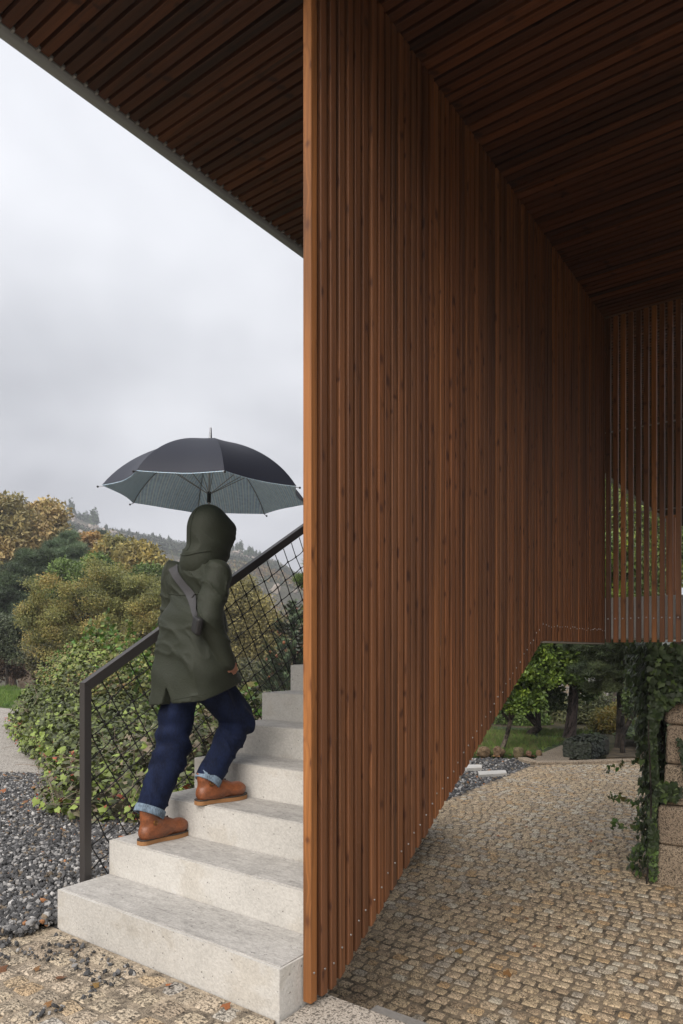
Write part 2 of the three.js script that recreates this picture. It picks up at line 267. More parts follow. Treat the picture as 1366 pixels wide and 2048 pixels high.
sheet('garden_path', [[-12, 3.03], [-6.83, 3.62], [-6.33, 3.98], [-7.0, 4.9], [-9.4, 6.0], [-13.5, 7.6], [-18, 7.8]], HIGH - 0.012, granite(0.52, 0.505, 0.485), 'pale grit path beyond the gravel', 0.9);
sheet('gravel_patch', [[-3.96, 7.4], [-4.06, 10.8], [-4.2, 11.5], [-5.1, 10.95], [-6.6, 10.4], [-6.4, 7.2]], LOW - 0.02, darkBed, 'dark bed of the gravel patch round the stepping stones');
sheet('upper_lawn', [[-14, 9.5], [-10.2, 10], [-9.5, 14], [-17, 21], [-25, 18]], -0.45, matte(0.06, 0.12, 0.02, 1, { map: soilMap }), 'small lawn behind the ivy bank', 1.5);
sheet('side_lawn', [[-18, 7.9], [-13.6, 7.75], [-10.4, 6.4], [-9.4, 7.2], [-12, 11], [-24, 12]], 0.075, matte(0.08, 0.15, 0.022, 1, { map: soilMap }), 'bright lawn at the end of the grit path', 1.5);
sheet('lawn', [[-4.22, 11.56], [-5.1, 11.0], [-6.7, 10.45], [-12, 9.6], [-13, 15], [-4.3, 15.6], [-4.05, 13.2]], LOW + 0.03, matte(0.055, 0.10, 0.02, 1, { map: soilMap }), 'lawn under the trees past the passage', 1.5);
sheet('earth_bank', [[-2.5, 12.55], [-3.2, 11.95], [-3.4, 13.2], [-3.9, 16], [1, 17], [2, 12.65]], LOW + 0.05, matte(0.13, 0.105, 0.07, 1, { map: soilMap }), 'bare earth and leaf litter behind the passage', 1.5);

// cobblestones: a pillow of granite, variants of which are shared
const cobbleShape = (() => {
  const list = [];
  for (let v = 0; v < 10; v++) {
    const n = 6, pos = [], uv = [], idx = [], r = rand(900 + v), skew = [(r() - 0.5) * 0.16, (r() - 0.5) * 0.16, (r() - 0.5) * 0.16, (r() - 0.5) * 0.16], ox = r(), oy = r();
    for (let j = 0; j <= n; j++) for (let i = 0; i <= n; i++) {
      let u = (i / n) * 2 - 1, w = (j / n) * 2 - 1;
      u = Math.sign(u) * Math.pow(Math.abs(u), 0.75); w = Math.sign(w) * Math.pow(Math.abs(w), 0.75);
      const edge = Math.max(Math.abs(u), Math.abs(w)), corner = Math.abs(u * w);
      const x = (u * (1 - 0.10 * corner) + skew[0] * w * 0.5 + skew[1] * u * w * 0.5 + (noise3(u * 2 + v * 9, w * 2, 1) - 0.5) * 0.12) * 0.5, z = (w * (1 - 0.10 * corner) + skew[2] * u * 0.5 + skew[3] * u * w * 0.5 + (noise3(u * 2, w * 2 + v * 9, 2) - 0.5) * 0.12) * 0.5;
      const y = edge > 0.99 ? -0.26 : -0.055 * Math.pow(edge, 9) - 0.01 * corner + (noise3(u * 2.4 + v * 5, w * 2.4, 7) - 0.5) * 0.10 + (noise3(u * 6 + v * 5, w * 6, 9) - 0.5) * 0.05;
      pos.push(x, y, z); uv.push(x * 0.1 + ox, z * 0.1 + oy);
    }
    for (let j = 0; j < n; j++) for (let i = 0; i < n; i++) { const a = j * (n + 1) + i, b = a + n + 1; idx.push(a, b, a + 1, a + 1, b, b + 1); }
    const g = new THREE.BufferGeometry(); g.setAttribute('position', new THREE.Float32BufferAttribute(pos, 3)); g.setAttribute('uv', new THREE.Float32BufferAttribute(uv, 2)); g.setIndex(idx); g.computeVertexNormals(); list.push(g);
  }
  return list;
})();
const cobbleTints = [[0.50, 0.435, 0.335], [0.54, 0.475, 0.38], [0.44, 0.385, 0.30], [0.47, 0.45, 0.41], [0.55, 0.53, 0.49], [0.50, 0.40, 0.275], [0.40, 0.35, 0.28], [0.47, 0.36, 0.235], [0.52, 0.45, 0.36], [0.42, 0.405, 0.38], [0.48, 0.42, 0.33], [0.38, 0.32, 0.25]];
const sandyMats = cobbleTints.map((c) => granite(c[0] * 1.2, c[1] * 1.21, c[2] * 1.22));
for (const t of cobbleTints) [1.46, 1.39, 1.28].forEach((k, q) => { t[q] = Math.min(0.78, t[q] * k); });
const cobbleMats = cobbleTints.map((c) => granite(...c));
const cobbleMany = new THREE.MeshStandardMaterial({ color: 0xffffff, vertexColors: true, map: graniteMap, bumpMap: graniteBump, bumpScale: 0.005, roughness: 0.88 });
function layCobbles(bed, spots, limit, flat, mats = cobbleMats) {                                   // spots: [R, D, level, along, across, turn, tint, variant]
  spots.sort((a, b) => Math.hypot(a[0], a[1]) - Math.hypot(b[0], b[1]));
  const rest = [], q = new THREE.Quaternion(), up = new THREE.Vector3(0, 1, 0);
  spots.forEach(([R, D, y, a, b, turn, tint, v, tilt], i) => {
    q.setFromAxisAngle(up, turn).multiply(new THREE.Quaternion().setFromEuler(new THREE.Euler(tilt[0], 0, tilt[1])));
    const m = new THREE.Matrix4().compose(V(R, y, D), q, new THREE.Vector3(a, Math.min(a, b) * flat, b));
    if (i < limit) { const o = part('cobblestone', cobbleShape[v], mats[tint], bed); m.decompose(o.position, o.quaternion, o.scale); }
    else rest.push(paint(cobbleShape[v].clone().applyMatrix4(m), cobbleTints[tint]));
  });
  if (rest.length) { const o = part('small_cobblestones', mergeGeometries(rest), cobbleMany, bed); o.userData = { kind: 'stuff' }; }
}
function cobbleRows(inside, R0, R1, D0, D1, along, across, level, seed, wave, gap = 0.0035) {
  const r = rand(seed), spots = [];
  for (let d = D0, row = 0; d < D1; row++) {
    const w = across * (0.9 + 0.24 * r()); let x = R0 + r() * along;
    while (x < R1) {
      const a = along * (0.8 + 0.45 * r()), R = x + a / 2, D = d + wave(R) + (r() - 0.5) * 0.014; x += a;
      if (!inside(R, D)) continue;
      const warm = fbm(R * 1.1, D * 1.1, 3, 3), k = r(); let tint;
      if (k < 0.07) tint = r() < 0.5 ? 7 : 5; else if (k < 0.07 + 0.34 * smooth(0.38, 0.6, 1 - warm)) tint = [3, 4, 9][Math.floor(r() * 3)]; else tint = [0, 1, 2, 8, 10, 6, 11, 0, 8][Math.floor(r() * 9)];
      spots.push([R, D, level + (r() - 0.5) * 0.006, a - gap, w - gap, (r() - 0.5) * 0.16, tint, Math.floor(r() * 10), [(r() - 0.5) * 0.12, (r() - 0.5) * 0.12]]);
    }
    d += w;
  }
  return spots;
}
const frontPoly = inPoly([[-4.6, 0.3], [-1.66, 0.3], [-1.66, 1.80], [-3.1, 1.80], [-3.16, 1.66], [-4.6, 1.5]]);
layCobbles(forecourt, cobbleRows(frontPoly, -4.6, -1.6, 0.3, 1.9, 0.116, 0.102, 0.0, 21, () => 0, -0.001), 300, 0.4, sandyMats);
const passPoly = inPoly([[-2.4, 2.36], [1.4, 2.36], [1.4, 12.0], [-2.6, 12.05], [-2.95, 11.9], [-3.98, 10.75], [-3.9, 7.4], [-3.42, 5.9], [-2.8, 4.5]]);
layCobbles(passage, cobbleRows(passPoly, -4.1, 1.4, 2.36, 12.3, 0.088, 0.074, LOW, 22, (R) => 0.05 * Math.sin(R * 1.3) + 0.06 * R), 300, 0.9);

// gravel
function chips(name, label, inside, box, level, count, size, seed, tones) {
  const r = rand(seed), base = new THREE.IcosahedronGeometry(0.5, 0), P = base.attributes.position;
  for (let i = 0; i < P.count; i++) { const k = 0.55 + 0.9 * hash(Math.round(P.getX(i) * 97), Math.round(P.getY(i) * 97), Math.round(P.getZ(i) * 97)); P.setXYZ(i, P.getX(i) * k, P.getY(i) * k, P.getZ(i) * k); }
  base.computeVertexNormals();
  const list = []; let guard = 0;
  while (list.length < count && guard++ < count * 6) {
    const R = mix(box[0], box[1], r()), D = mix(box[2], box[3], r()); if (!inside(R, D)) continue;
    const s = size * (0.45 + 1.1 * Math.pow(r(), 1.8));
    list.push([R, D, s]);
  }
  const mesh = shade(new THREE.InstancedMesh(base, matte(1, 1, 1, 0.8), list.length)), m = new THREE.Matrix4(), q = new THREE.Quaternion(), c = new THREE.Color();
  list.forEach(([R, D, s], i) => {
    q.setFromEuler(new THREE.Euler(r() * 6.3, r() * 6.3, r() * 6.3));
    const y = level(R, D) + s * (0.12 + 0.25 * r());
    m.compose(V(R, y, D), q, new THREE.Vector3(s * (0.8 + 0.6 * r()), s * (0.4 + 0.5 * r()), s * (0.7 + 0.5 * r()))); mesh.setMatrixAt(i, m);
    let k = r(), t = tones[0]; for (const tone of tones) { k -= tone[3]; if (k <= 0) { t = tone; break; } }
    const f = 0.75 + 0.5 * r(); mesh.setColorAt(i, c.setRGB(t[0] * f, t[1] * f, t[2] * f));
  });
  mesh.name = numbered(name); tag(mesh, label, 'gravel', null, 'stuff'); scene.add(mesh);
}
const tones = [[0.045, 0.046, 0.048, 0.46], [0.10, 0.101, 0.104, 0.25], [0.24, 0.238, 0.235, 0.15], [0.38, 0.375, 0.365, 0.06], [0.17, 0.135, 0.095, 0.06], [0.30, 0.14, 0.06, 0.01]];
const gravelPoly = inPoly([[-3.05, 1.83], [-3.05, 1.62], [-8, 1.0], [-12, 3.1], [-6.85, 3.6], [-6.3, 3.95], [-4.2, 3.7], [-3.07, 3.5]]);
chips('gravel', 'dark grey and white gravel lying left of the concrete stair', gravelPoly, [-8, -3.07, 1.3, 4.0], moundy, 95000, 0.0215, 31, tones);
const r33 = (R, D) => hash(R * 971, D * 977, 3);
chips('stray_gravel', 'loose dark chips strewn over the cobbles by the first step', (R, D) => frontPoly(R, D) && fbm(R * 4, D * 4, 3, 2) > 0.5 - 0.9 * (D - 1.52) , [-3.9, -2.3, 1.3, 1.8], () => 0.0, 300, 0.018, 33, tones);
chips('gravel_edge', 'dark chips heaped against the left end of the first step', inPoly([[-3.03, 1.9], [-3.03, 1.70], [-3.3, 1.52], [-3.5, 1.6], [-3.4, 1.95]]), [-3.5, -3.02, 1.5, 2.0], (R, D) => moundy(R, D) - 0.03 * r33(R, D), 900, 0.026, 34, tones);
const patchPoly = inPoly([[-3.92, 7.3], [-4.03, 10.7], [-4.2, 11.45], [-5.1, 10.9], [-6.4, 10.3], [-6.2, 7.1]]);
chips('gravel', 'fine dark gravel patch round the two stepping stones', patchPoly, [-6.4, -3.9, 7.0, 11.5], (R, D) => LOW - 0.022, 15000, 0.034, 32, tones);

// ------------------------------------------------------------------ concrete stair, landing, ground slab
const RUN = 0.285, RISE = 0.1726, D1 = 1.85, Y1 = 0.178, LEFT = -3.016, RIGHT = -1.618;
const soffitY = (d) => 0.035 + 0.6 * (d - 2.135);
const stair = thing('concrete_stair', 'pale cast concrete stair climbing beside the timber wall to the landing', 'stair', V(0, 0, 0));
for (let k = 0; k < 9; k++) {
  const d0 = D1 + RUN * k, d1 = d0 + RUN + (k < 8 ? 0.004 : 0.02), y1 = Y1 + RISE * k, b = 0.007;
  const poly = k === 0 ? [[d0, -0.56], [d0, y1], [d1, y1], [d1, -0.56]] : [[d0, Math.max(-0.5, soffitY(d0))], [d0, y1], [d1, y1], [d1, soffitY(d1)]];
  const s = new THREE.Shape(poly.map(([d, y]) => new THREE.Vector2(d, y)));
  const e = k ? 0.0006 * (k % 3) : 0, g = new THREE.ExtrudeGeometry(s, { depth: RIGHT - LEFT - 2 * b - e, bevelEnabled: true, bevelSize: b, bevelThickness: b, bevelOffset: -b, bevelSegments: 3 });
  g.rotateY(Math.PI / 2); g.translate(LEFT + b + e, 0, 0);
  const P = g.attributes.position;                                        // shape x = D runs to -z after the turn
  for (let i = 0; i < P.count; i++) {
    const x = P.getX(i), y = P.getY(i), z = P.getZ(i);
    P.setY(i, y + (y > y1 - 0.03 ? (fbm(x * 3.1, z * 3.1, k, 3) - 0.5) * 0.006 : 0));
  }
  g.computeVertexNormals();
  const step = part('step', boxUV(toCreasedNormals(g, 0.9), 1, k * 0.37, k * 0.53), concrete, stair);
  part('worn_tread', boxUV(boxAt(LEFT + 0.016, RIGHT - 0.008, y1 - 0.02, y1 + 0.0035, d0 + 0.014, d0 + RUN - 0.002, 0.002), 1, k * 0.29, k * 0.61), treadMat, step);
}
part('landing', boxUV(boxAt(LEFT, RIGHT, 1.39, 1.731, D1 + RUN * 9 + 0.012, 5.93, 0.006), 1, 0.2, 0.1), concrete, stair);
const slab = structure('entrance_slab', boxUV(boxAt(-1.612, 3.4, -0.58, 0.0, -7, 2.105, 0.012), 1, 0.13, 0.3), new THREE.MeshStandardMaterial({ color: new THREE.Color().setRGB(0.56, 0.53, 0.49), map: graniteMap, bumpMap: concreteBump, bumpScale: 0.002, roughness: 0.85 }), 'pale concrete slab at the foot of the timber wall');
structure('slab_kerb', boxUV(boxAt(-1.49, 3.4, -0.58, -0.085, 2.108, 2.285, 0.008), 1), darkConcrete, 'dark grey concrete kerb one step below the slab edge');

// ------------------------------------------------------------------ timber wall
const TOP = 4.036, CEIL = 4.05;
const wallR1 = -1.572, wallR0 = -1.598, PITCH = 0.0555, W_START = 1.972, W_END = 5.845;
const slatMats = [[0.245, 0.112, 0.047], [0.20, 0.09, 0.038], [0.37, 0.165, 0.05], [0.15, 0.067, 0.03], [0.25, 0.108, 0.042], [0.215, 0.104, 0.049], [0.30, 0.136, 0.054]].map((c) => wood(...c));
const backMat = wood(0.07, 0.027, 0.011, 0.8), screwMat = new THREE.MeshStandardMaterial({ color: 0xb8bbc0, metalness: 1, roughness: 0.35 });
const screwGeo = mergeGeometries([plainer(new THREE.CylinderGeometry(0.0042, 0.0048, 0.003, 10)), plainer(new THREE.CylinderGeometry(0.0016, 0.0016, 0.0012, 6).translate(0, 0.0018, 0))]);
const wallBottom = (d) => (d > 4.386 ? 1.376 : Math.max(0.019 + 0.012 * (d - W_START), 0.03 + 0.6 * (d - 2.135)));
const wall = thing('slatted_timber_wall', 'tall wall of brown vertical slats with its foot cut along the stair slope', 'timber wall', V(0, 0, 0));
{
  const r = rand(41);
  for (let i = 0, d = W_START; d < W_END; i++, d += PITCH * (i < 3 ? 1.12 : 1)) {
    const w = 0.0375 * (0.96 + 0.07 * r()), front = i === 0 ? -1.610 : wallR0 - 0.004, deep = (i === 0 ? wallR1 : wallR1 + (r() - 0.5) * 0.005) - front, mid = front + deep / 2, c = d + w / 2, lean = (r() - 0.5) * 0.004;
    const g = stick(w, deep, 0.0028, (u) => wallBottom(c + u) + (i < 2 ? 0 : 0), () => TOP, (u, t, s) => V(mid - t, s, c + u + lean * (s - 2)), r() * 3, r() * 3);
    const o = part('slat', g, slatMats[i === 0 ? 2 : [0, 1, 3, 4, 5, 6][Math.floor(r() * 6)]], wall);
    const sc = part('screw', screwGeo, screwMat, o); sc.rotation.z = -Math.PI / 2; sc.position.copy(V(front + deep + 0.001, wallBottom(c) + 0.10 + (r() - 0.5) * 0.02, c + (r() - 0.5) * 0.008));
  }
  // battens behind, in one board that follows the foot
  const s = new THREE.Shape([[2.016, 0.12], [2.3, 0.2], [4.37, 1.44], [5.86, 1.44], [5.86, TOP], [2.016, TOP]].map(([d, y]) => new THREE.Vector2(d, y)));
  const g = new THREE.ExtrudeGeometry(s, { depth: 0.007, bevelEnabled: false }); g.rotateY(Math.PI / 2); g.translate(-1.6085, 0, 0);
  part('backing_board', boxUV(g), backMat, wall);
  part('bottom_trim', boxUV(boxAt(-1.606, -1.574, 1.362, 1.3735, 4.40, 5.84, 0.002)), matte(0.30, 0.28, 0.25, 0.8), wall);
}

// ------------------------------------------------------------------ roof with slatted soffit
const roof = thing('overhanging_roof', 'flat roof with a dark slatted timber soffit and grey gutter edge', 'roof', V(0, 0, 0));
{
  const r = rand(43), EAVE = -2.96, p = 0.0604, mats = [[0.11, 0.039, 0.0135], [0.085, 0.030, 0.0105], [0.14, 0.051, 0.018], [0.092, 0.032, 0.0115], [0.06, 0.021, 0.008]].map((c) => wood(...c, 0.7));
  const shapes = []; for (let v = 0; v < 8; v++) shapes.push(stick(0.043 + r() * 0.002, 0.03, 0.002, () => EAVE, () => 1.5, (u, t, s) => V(s, CEIL + 0.015 + t, u), r() * 3, r() * 3));
  const short = []; for (let v = 0; v < 4; v++) short.push(stick(0.044, 0.03, 0.002, () => EAVE, () => -0.9, (u, t, s) => V(s, CEIL + 0.015 + t, u), r() * 3, r() * 3));
  const front = 1.36, clips = [];
  for (let d = front + 0.03, i = 0; d < 16.7; d += p, i++) {
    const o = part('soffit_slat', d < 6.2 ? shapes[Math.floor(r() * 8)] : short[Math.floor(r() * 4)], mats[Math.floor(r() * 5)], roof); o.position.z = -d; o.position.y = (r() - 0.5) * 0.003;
    clips.push(boxAt(EAVE - 0.016, EAVE + 0.012, CEIL - 0.004, CEIL + 0.010, d + 0.0265, d + 0.0335 + 0.004, 0));
  }
  part('gutter_clips', merged(clips), matte(0.27, 0.265, 0.26, 0.7), roof).userData = { kind: 'stuff' };
  const edge = new THREE.Shape(); edge.moveTo(-2.968, CEIL + 0.0); edge.lineTo(-2.976, CEIL - 0.012); edge.quadraticCurveTo(-3.003, CEIL - 0.03, -3.028, CEIL - 0.012); edge.lineTo(-3.036, CEIL + 0.09); edge.lineTo(-2.968, CEIL + 0.09); edge.closePath();
  const eg = new THREE.ExtrudeGeometry(edge, { depth: 16.8 - front + 0.04, bevelEnabled: false, curveSegments: 8 }); eg.translate(0, 0, -16.76);
  part('gutter', toCreasedNormals(eg, 0.5), matte(0.33, 0.345, 0.35, 0.5, { metalness: 0.2 }), roof);
  part('roof_deck', merged([boxUV(boxAt(-2.966, 1.52, CEIL + 0.045, CEIL + 0.30, front - 0.02, 6.22, 0.01)), boxUV(boxAt(-2.966, -0.89, CEIL + 0.045, CEIL + 0.297, 6.225, 16.8, 0.01))]), wood(0.03, 0.013, 0.006, 0.9), roof);
  part('front_fascia', boxUV(boxAt(-2.966, 1.52, CEIL - 0.004, CEIL + 0.29, front - 0.05, front - 0.0225, 0.004)), matte(0.19, 0.20, 0.205, 0.55, { metalness: 0.3 }), roof);
}
// ------------------------------------------------------------------ slatted screen across the passage, floor behind it
const screen = thing('slatted_timber_screen', 'see-through screen of vertical slats closing the gallery above the passage', 'timber screen', V(0, 0, 0));
{
  const r = rand(47);
  for (let i = 0, R = -1.548; R < 1.6; i++, R += 0.0583) {
    const w = 0.0365, g = stick(w, 0.03, 0.0025, () => 1.378, () => TOP, (u, t, s) => V(R + u, s, 5.86 - t), r() * 3, r() * 3);
    const o = part('slat', g, slatMats[Math.floor(r() * 7)], screen);
    if (R < 0) { const sc = part('screw', screwGeo, screwMat, o); sc.rotation.x = Math.PI / 2; sc.scale.setScalar(1.3); sc.position.copy(V(R + (r() - 0.5) * 0.006, 1.571 + (r() - 0.5) * 0.008, 5.844)); }
  }
  for (const y of [2.425, 3.11]) part('rail', moved(new THREE.CylinderGeometry(0.006, 0.006, 3.2, 8).rotateZ(Math.PI / 2), 0.02, y, -5.884), new THREE.MeshStandardMaterial({ color: 0x9a9a98, metalness: 1, roughness: 0.45 }), screen);
}
structure('gallery_floor', boxUV(boxAt(-1.92, -0.4, 1.425, 1.83, 7.03, 7.9, 0.006), 1, 0.4, 0.2), new THREE.MeshStandardMaterial({ color: new THREE.Color().setRGB(0.45, 0.435, 0.41), map: concreteMap, roughness: 0.9 }), 'grey concrete floor edge seen between the feet of the screen slats');
{
  const post = thing('timber_post', 'short lit orange timber post standing on the floor behind the screen', 'post', V(-1.375, 1.832, 7.5));
  part('shaft', stick(0.085, 0.085, 0.004, () => 0, () => 0.80, (u, t, s) => new THREE.Vector3(u, s, t), 0.3, 0.2), slatMats[6], post);
  part('cap', boxUV(new RoundedBoxGeometry(0.1, 0.024, 0.1, 2, 0.004).translate(0, 0.812, 0)), slatMats[2], post);
}
// dark house side closing the right, outside the frame, with the slatted lining that the passage has
{
  const side = thing('house_side_wall', 'dark timber lined side wall of the house right of the passage', 'wall', V(0, 0, 0));
  part('lining', boxUV(boxAt(3.2, 3.5, -0.6, CEIL - 0.004, 2.6, 6.2, 0.01)), wood(0.10, 0.04, 0.016, 0.8), side);
}

// ------------------------------------------------------------------ granite pier with ivy under the gallery
const graniteWarm = [granite(0.50, 0.42, 0.33), granite(0.46, 0.38, 0.30), granite(0.53, 0.45, 0.355)];
const pier = thing('granite_pier', 'rough granite block pier under the gallery, ivy over its left corner', 'stone pier', V(0, 0, 0));
{
  const r = rand(53); let y = LOW - 0.03; const hs = [0.335, 0.315, 0.325, 0.31, 0.30, 0.33];
  hs.forEach((h, i) => {
    const inset = i === 0 ? 0 : i === 1 ? 0.012 : 0.055 + 0.01 * (i % 2), row = [[-1.2 + inset, -0.1 + 0.25 * (i % 2)], [-0.094 + 0.25 * (i % 2), 1.6]];
    for (const [a, b] of row) {
      const g0 = new RoundedBoxGeometry(b - a, h - 0.006, 1.2, 14, 0.035); const P = g0.attributes.position;
      for (let k = 0; k < P.count; k++) { const n = 0.034 * (fbm(P.getX(k) * 7 + i * 3, P.getY(k) * 7, P.getZ(k) * 7 + a, 4) - 0.5); P.setXYZ(k, P.getX(k) + n, P.getY(k) + n * 0.5, P.getZ(k) - n); }
      g0.computeVertexNormals(); const top = Math.min(y + h, 1.386);
      const g = g0.translate((a + b) / 2, y + h / 2, -(5.90 + 0.6 + inset * 0.6)); part('granite_block', boxUV(g, 1, r(), r()), graniteWarm[Math.floor(r() * 3)], pier);
    }
    y += h;
  });
  part('mortar_core', boxUV(boxAt(-1.09, 1.6, LOW - 0.05, 1.385, 6.0, 7.05, 0)), matte(0.22, 0.19, 0.16), pier);
}

// ------------------------------------------------------------------ stepping stones, kerbs, border stones
for (const [i, pts, label] of [[0, [[-4.40, 9.52], [-4.10, 9.85], [-3.98, 9.62], [-4.25, 9.25]], 'pale square stepping stone in the gravel, nearer the cobbles'], [1, [[-4.95, 9.85], [-4.60, 10.1], [-4.48, 9.85], [-4.78, 9.5]], 'pale stepping stone half hidden by the slatted wall foot']]) {
  const c = pts.reduce((a, p) => [a[0] + p[0] / 4, a[1] + p[1] / 4], [0, 0]);
  const s = new THREE.Shape(pts.map(([r, d]) => new THREE.Vector2(r - c[0], d - c[1]))), g = new THREE.ExtrudeGeometry(s, { depth: 0.04, bevelEnabled: true, bevelSize: 0.006, bevelThickness: 0.006, bevelOffset: -0.006, bevelSegments: 2 });
  g.rotateX(-Math.PI / 2); const o = shade(new THREE.Mesh(boxUV(g), concrete)); o.name = numbered('stepping_stone'); o.position.copy(V(c[0], LOW - 0.005, c[1])); tag(o, label, 'stepping stone'); scene.add(o);
}
{
  const kerb = thing('stone_kerb', 'worn stone kerb across the far end of the cobbles', 'kerb', V(0, 0, 0)), r = rand(59);
  const line = [[-4.35, 11.15], [-4.02, 10.86], [-3.45, 11.35], [-2.9, 11.95], [-2.45, 12.35]];
  for (let i = 1; i < line.length; i++) {
    const [a, b] = [line[i - 1], line[i]], len = Math.hypot(b[0] - a[0], b[1] - a[1]);
    const g = new RoundedBoxGeometry(len - 0.01, 0.12, 0.17, 2, 0.015); g.rotateY(Math.atan2(b[1] - a[1], b[0] - a[0])); g.translate((a[0] + b[0]) / 2, LOW - 0.015 + r() * 0.01, -(a[1] + b[1]) / 2);
    part('kerb_stone', boxUV(g, 1, r(), r()), graniteWarm[2], kerb);
  }
}
sheet('stone_path', [[-4.05, 10.95], [-3.62, 11.32], [-3.9, 12.4], [-4.02, 13.1], [-4.3, 13.0], [-4.24, 11.6]], LOW + 0.045, granite(0.36, 0.31, 0.25), 'narrow stone path between the lawn and the ivy box');
{
  const r = rand(61), spots = [[-5.62, 10.72, 0.16, 'left cut off by the timber wall'], [-5.27, 10.86, 0.10, 'low and half grown over, second from the left'], [-5.0, 11.02, 0.20, 'broad and brown, third from the left'], [-4.78, 11.16, 0.21, 'upright and pointed, in the middle'], [-4.5, 11.33, 0.19, 'wide, next to the two end stones'], [-4.33, 11.44, 0.13, 'small, between its larger neighbours'], [-4.2, 11.52, 0.15, 'rounded and pale, last by the path']];
  for (const [R, D, s, what] of spots) {
    const g0 = new THREE.IcosahedronGeometry(s * 0.52, 6), P = g0.attributes.position;
    for (let k = 0; k < P.count; k++) { const x = P.getX(k), y = P.getY(k), z = P.getZ(k), n = 0.15 + 1.2 * fbm(x * 5 + R * 7, y * 5, z * 5 + D * 5, 2) + 0.75 * Math.abs(fbm(x * 14 + D * 3, y * 14, z * 14, 3) - 0.5); P.setXYZ(k, x * n * 1.1, y * n * 1.15, z * n); }
    const g = mergeVertices((g0.deleteAttribute('normal'), g0.deleteAttribute('uv'), g0), 1e-4); g.computeVertexNormals();
    const o = shade(new THREE.Mesh(boxUV(g, 1, r(), r()), granite(0.20 + 0.08 * r(), 0.155 + 0.05 * r(), 0.11))); o.name = numbered('border_stone'); o.position.copy(V(R, LOW + 0.03 + s * 0.3, D)); tag(o, 'rough stone edging the lawn, ' + what, 'stone'); scene.add(o);
  }
}

// ------------------------------------------------------------------ railing
const rail = thing('stair_railing', 'dark steel railing with black rope net along the open side of the stair', 'railing', V(0, 0, 0));
{
  const steel = matte(0.05, 0.046, 0.045, 0.5, { metalness: 0.2 }), RR = -3.062, hw = 0.021, slope = 0.6, ang = Math.atan(slope), top = (d) => 1.163 + slope * (d - 2.03);
  // post and handrail mitred: post from below the first tread to the corner
  const poly = (pts, name) => { const s = new THREE.Shape(pts.map(([d, y]) => new THREE.Vector2(d, y))), g = new THREE.ExtrudeGeometry(s, { depth: 2 * hw - 0.004, bevelEnabled: true, bevelSize: 0.002, bevelThickness: 0.002, bevelOffset: -0.002, bevelSegments: 1 }); g.rotateY(Math.PI / 2); g.translate(RR - hw + 0.002, 0, 0); g.computeVertexNormals(); return part(name, toCreasedNormals(g, 0.4), steel, rail); };
  const d0 = 2.012, d1 = 2.054, th = 0.058;
  poly([[d0, -0.1], [d0, top(d0)], [d1, top(d1) - th + 0.0005], [d1, -0.1]], 'post');
  poly([[d0 + 0.001, top(d0) + 0.0005], [4.62, top(4.62)], [4.62, top(4.62) - th], [d1 + 0.001, top(d1) - th]], 'handrail');
  poly([[4.621, 1.60], [4.621, top(4.62)], [4.663, top(4.62)], [4.663, 1.60]], 'post');
  // net: square mesh turned with the slope, cords sagging a little, a knot at every crossing
  const u = [Math.cos(ang), Math.sin(ang)], w = [Math.sin(ang), -Math.cos(ang)], cell = 0.097, O = [2.054, top(2.054) - th], cords = [], r = rand(67);
  const NU = 46, NW = 19, knot = new Map(), base = (d) => Y1 + (RISE / RUN) * (d - 2.0) - 0.14;
  const at = (i, j) => { const k = i * 100 + j; if (!knot.has(k)) { const e = j <= 0 ? 0 : 1; const a = i * cell - 0.5 + (r() - 0.5) * 0.014 * e, b = j * cell + 0.01 + (r() - 0.5) * 0.014 * e; knot.set(k, [O[0] + u[0] * a + w[0] * b, O[1] + u[1] * a + w[1] * b]); } return knot.get(k); };
  const okay = ([d, y]) => d > d1 && d < 4.6 && y > base(d) && y < top(d) - th + 0.02;
  const clip = (a, b) => { if (okay(a) && okay(b)) return [a, b]; if (!okay(a) && !okay(b)) return null; let p = okay(a) ? a : b, q = okay(a) ? b : a, lo = 0, hi = 1; for (let k = 0; k < 14; k++) { const m = (lo + hi) / 2, c = [mix(p[0], q[0], m), mix(p[1], q[1], m)]; okay(c) ? (lo = m) : (hi = m); } return [p, [mix(p[0], q[0], lo), mix(p[1], q[1], lo)]]; };
  const knots2 = [];
  for (let i = 0; i < NU; i++) for (let j = 0; j < NW; j++) {
    for (const [di, dj] of [[1, 0], [0, 1]]) {
      if (di && j === 0) continue;
      const c = clip(at(i, j), at(i + di, j + dj)); if (!c) continue;
      const [a, b] = c, mid = [(a[0] + b[0]) / 2, (a[1] + b[1]) / 2 - (di ? 0.004 : 0)];
      cords.push(plainer(taperedTube([V(RR, a[1], a[0]), V(RR + (r() - 0.5) * 0.003, mid[1], mid[0]), V(RR, b[1], b[0])], 0.0032, 0.0032, 5, 4, 0, false)));
    }
    if (okay(at(i, j)) && j > 0) for (const p of [at(i, j)]) knots2.push(plainer(new THREE.IcosahedronGeometry(0.0075, 1).scale(0.8, 1.2, 1.1).translate(RR, p[1], -p[0])));
  }
  const cordMat = matte(0.012, 0.012, 0.013, 0.8);
  part('rope_net', mergeGeometries([...cords, ...knots2]), cordMat, rail);
}

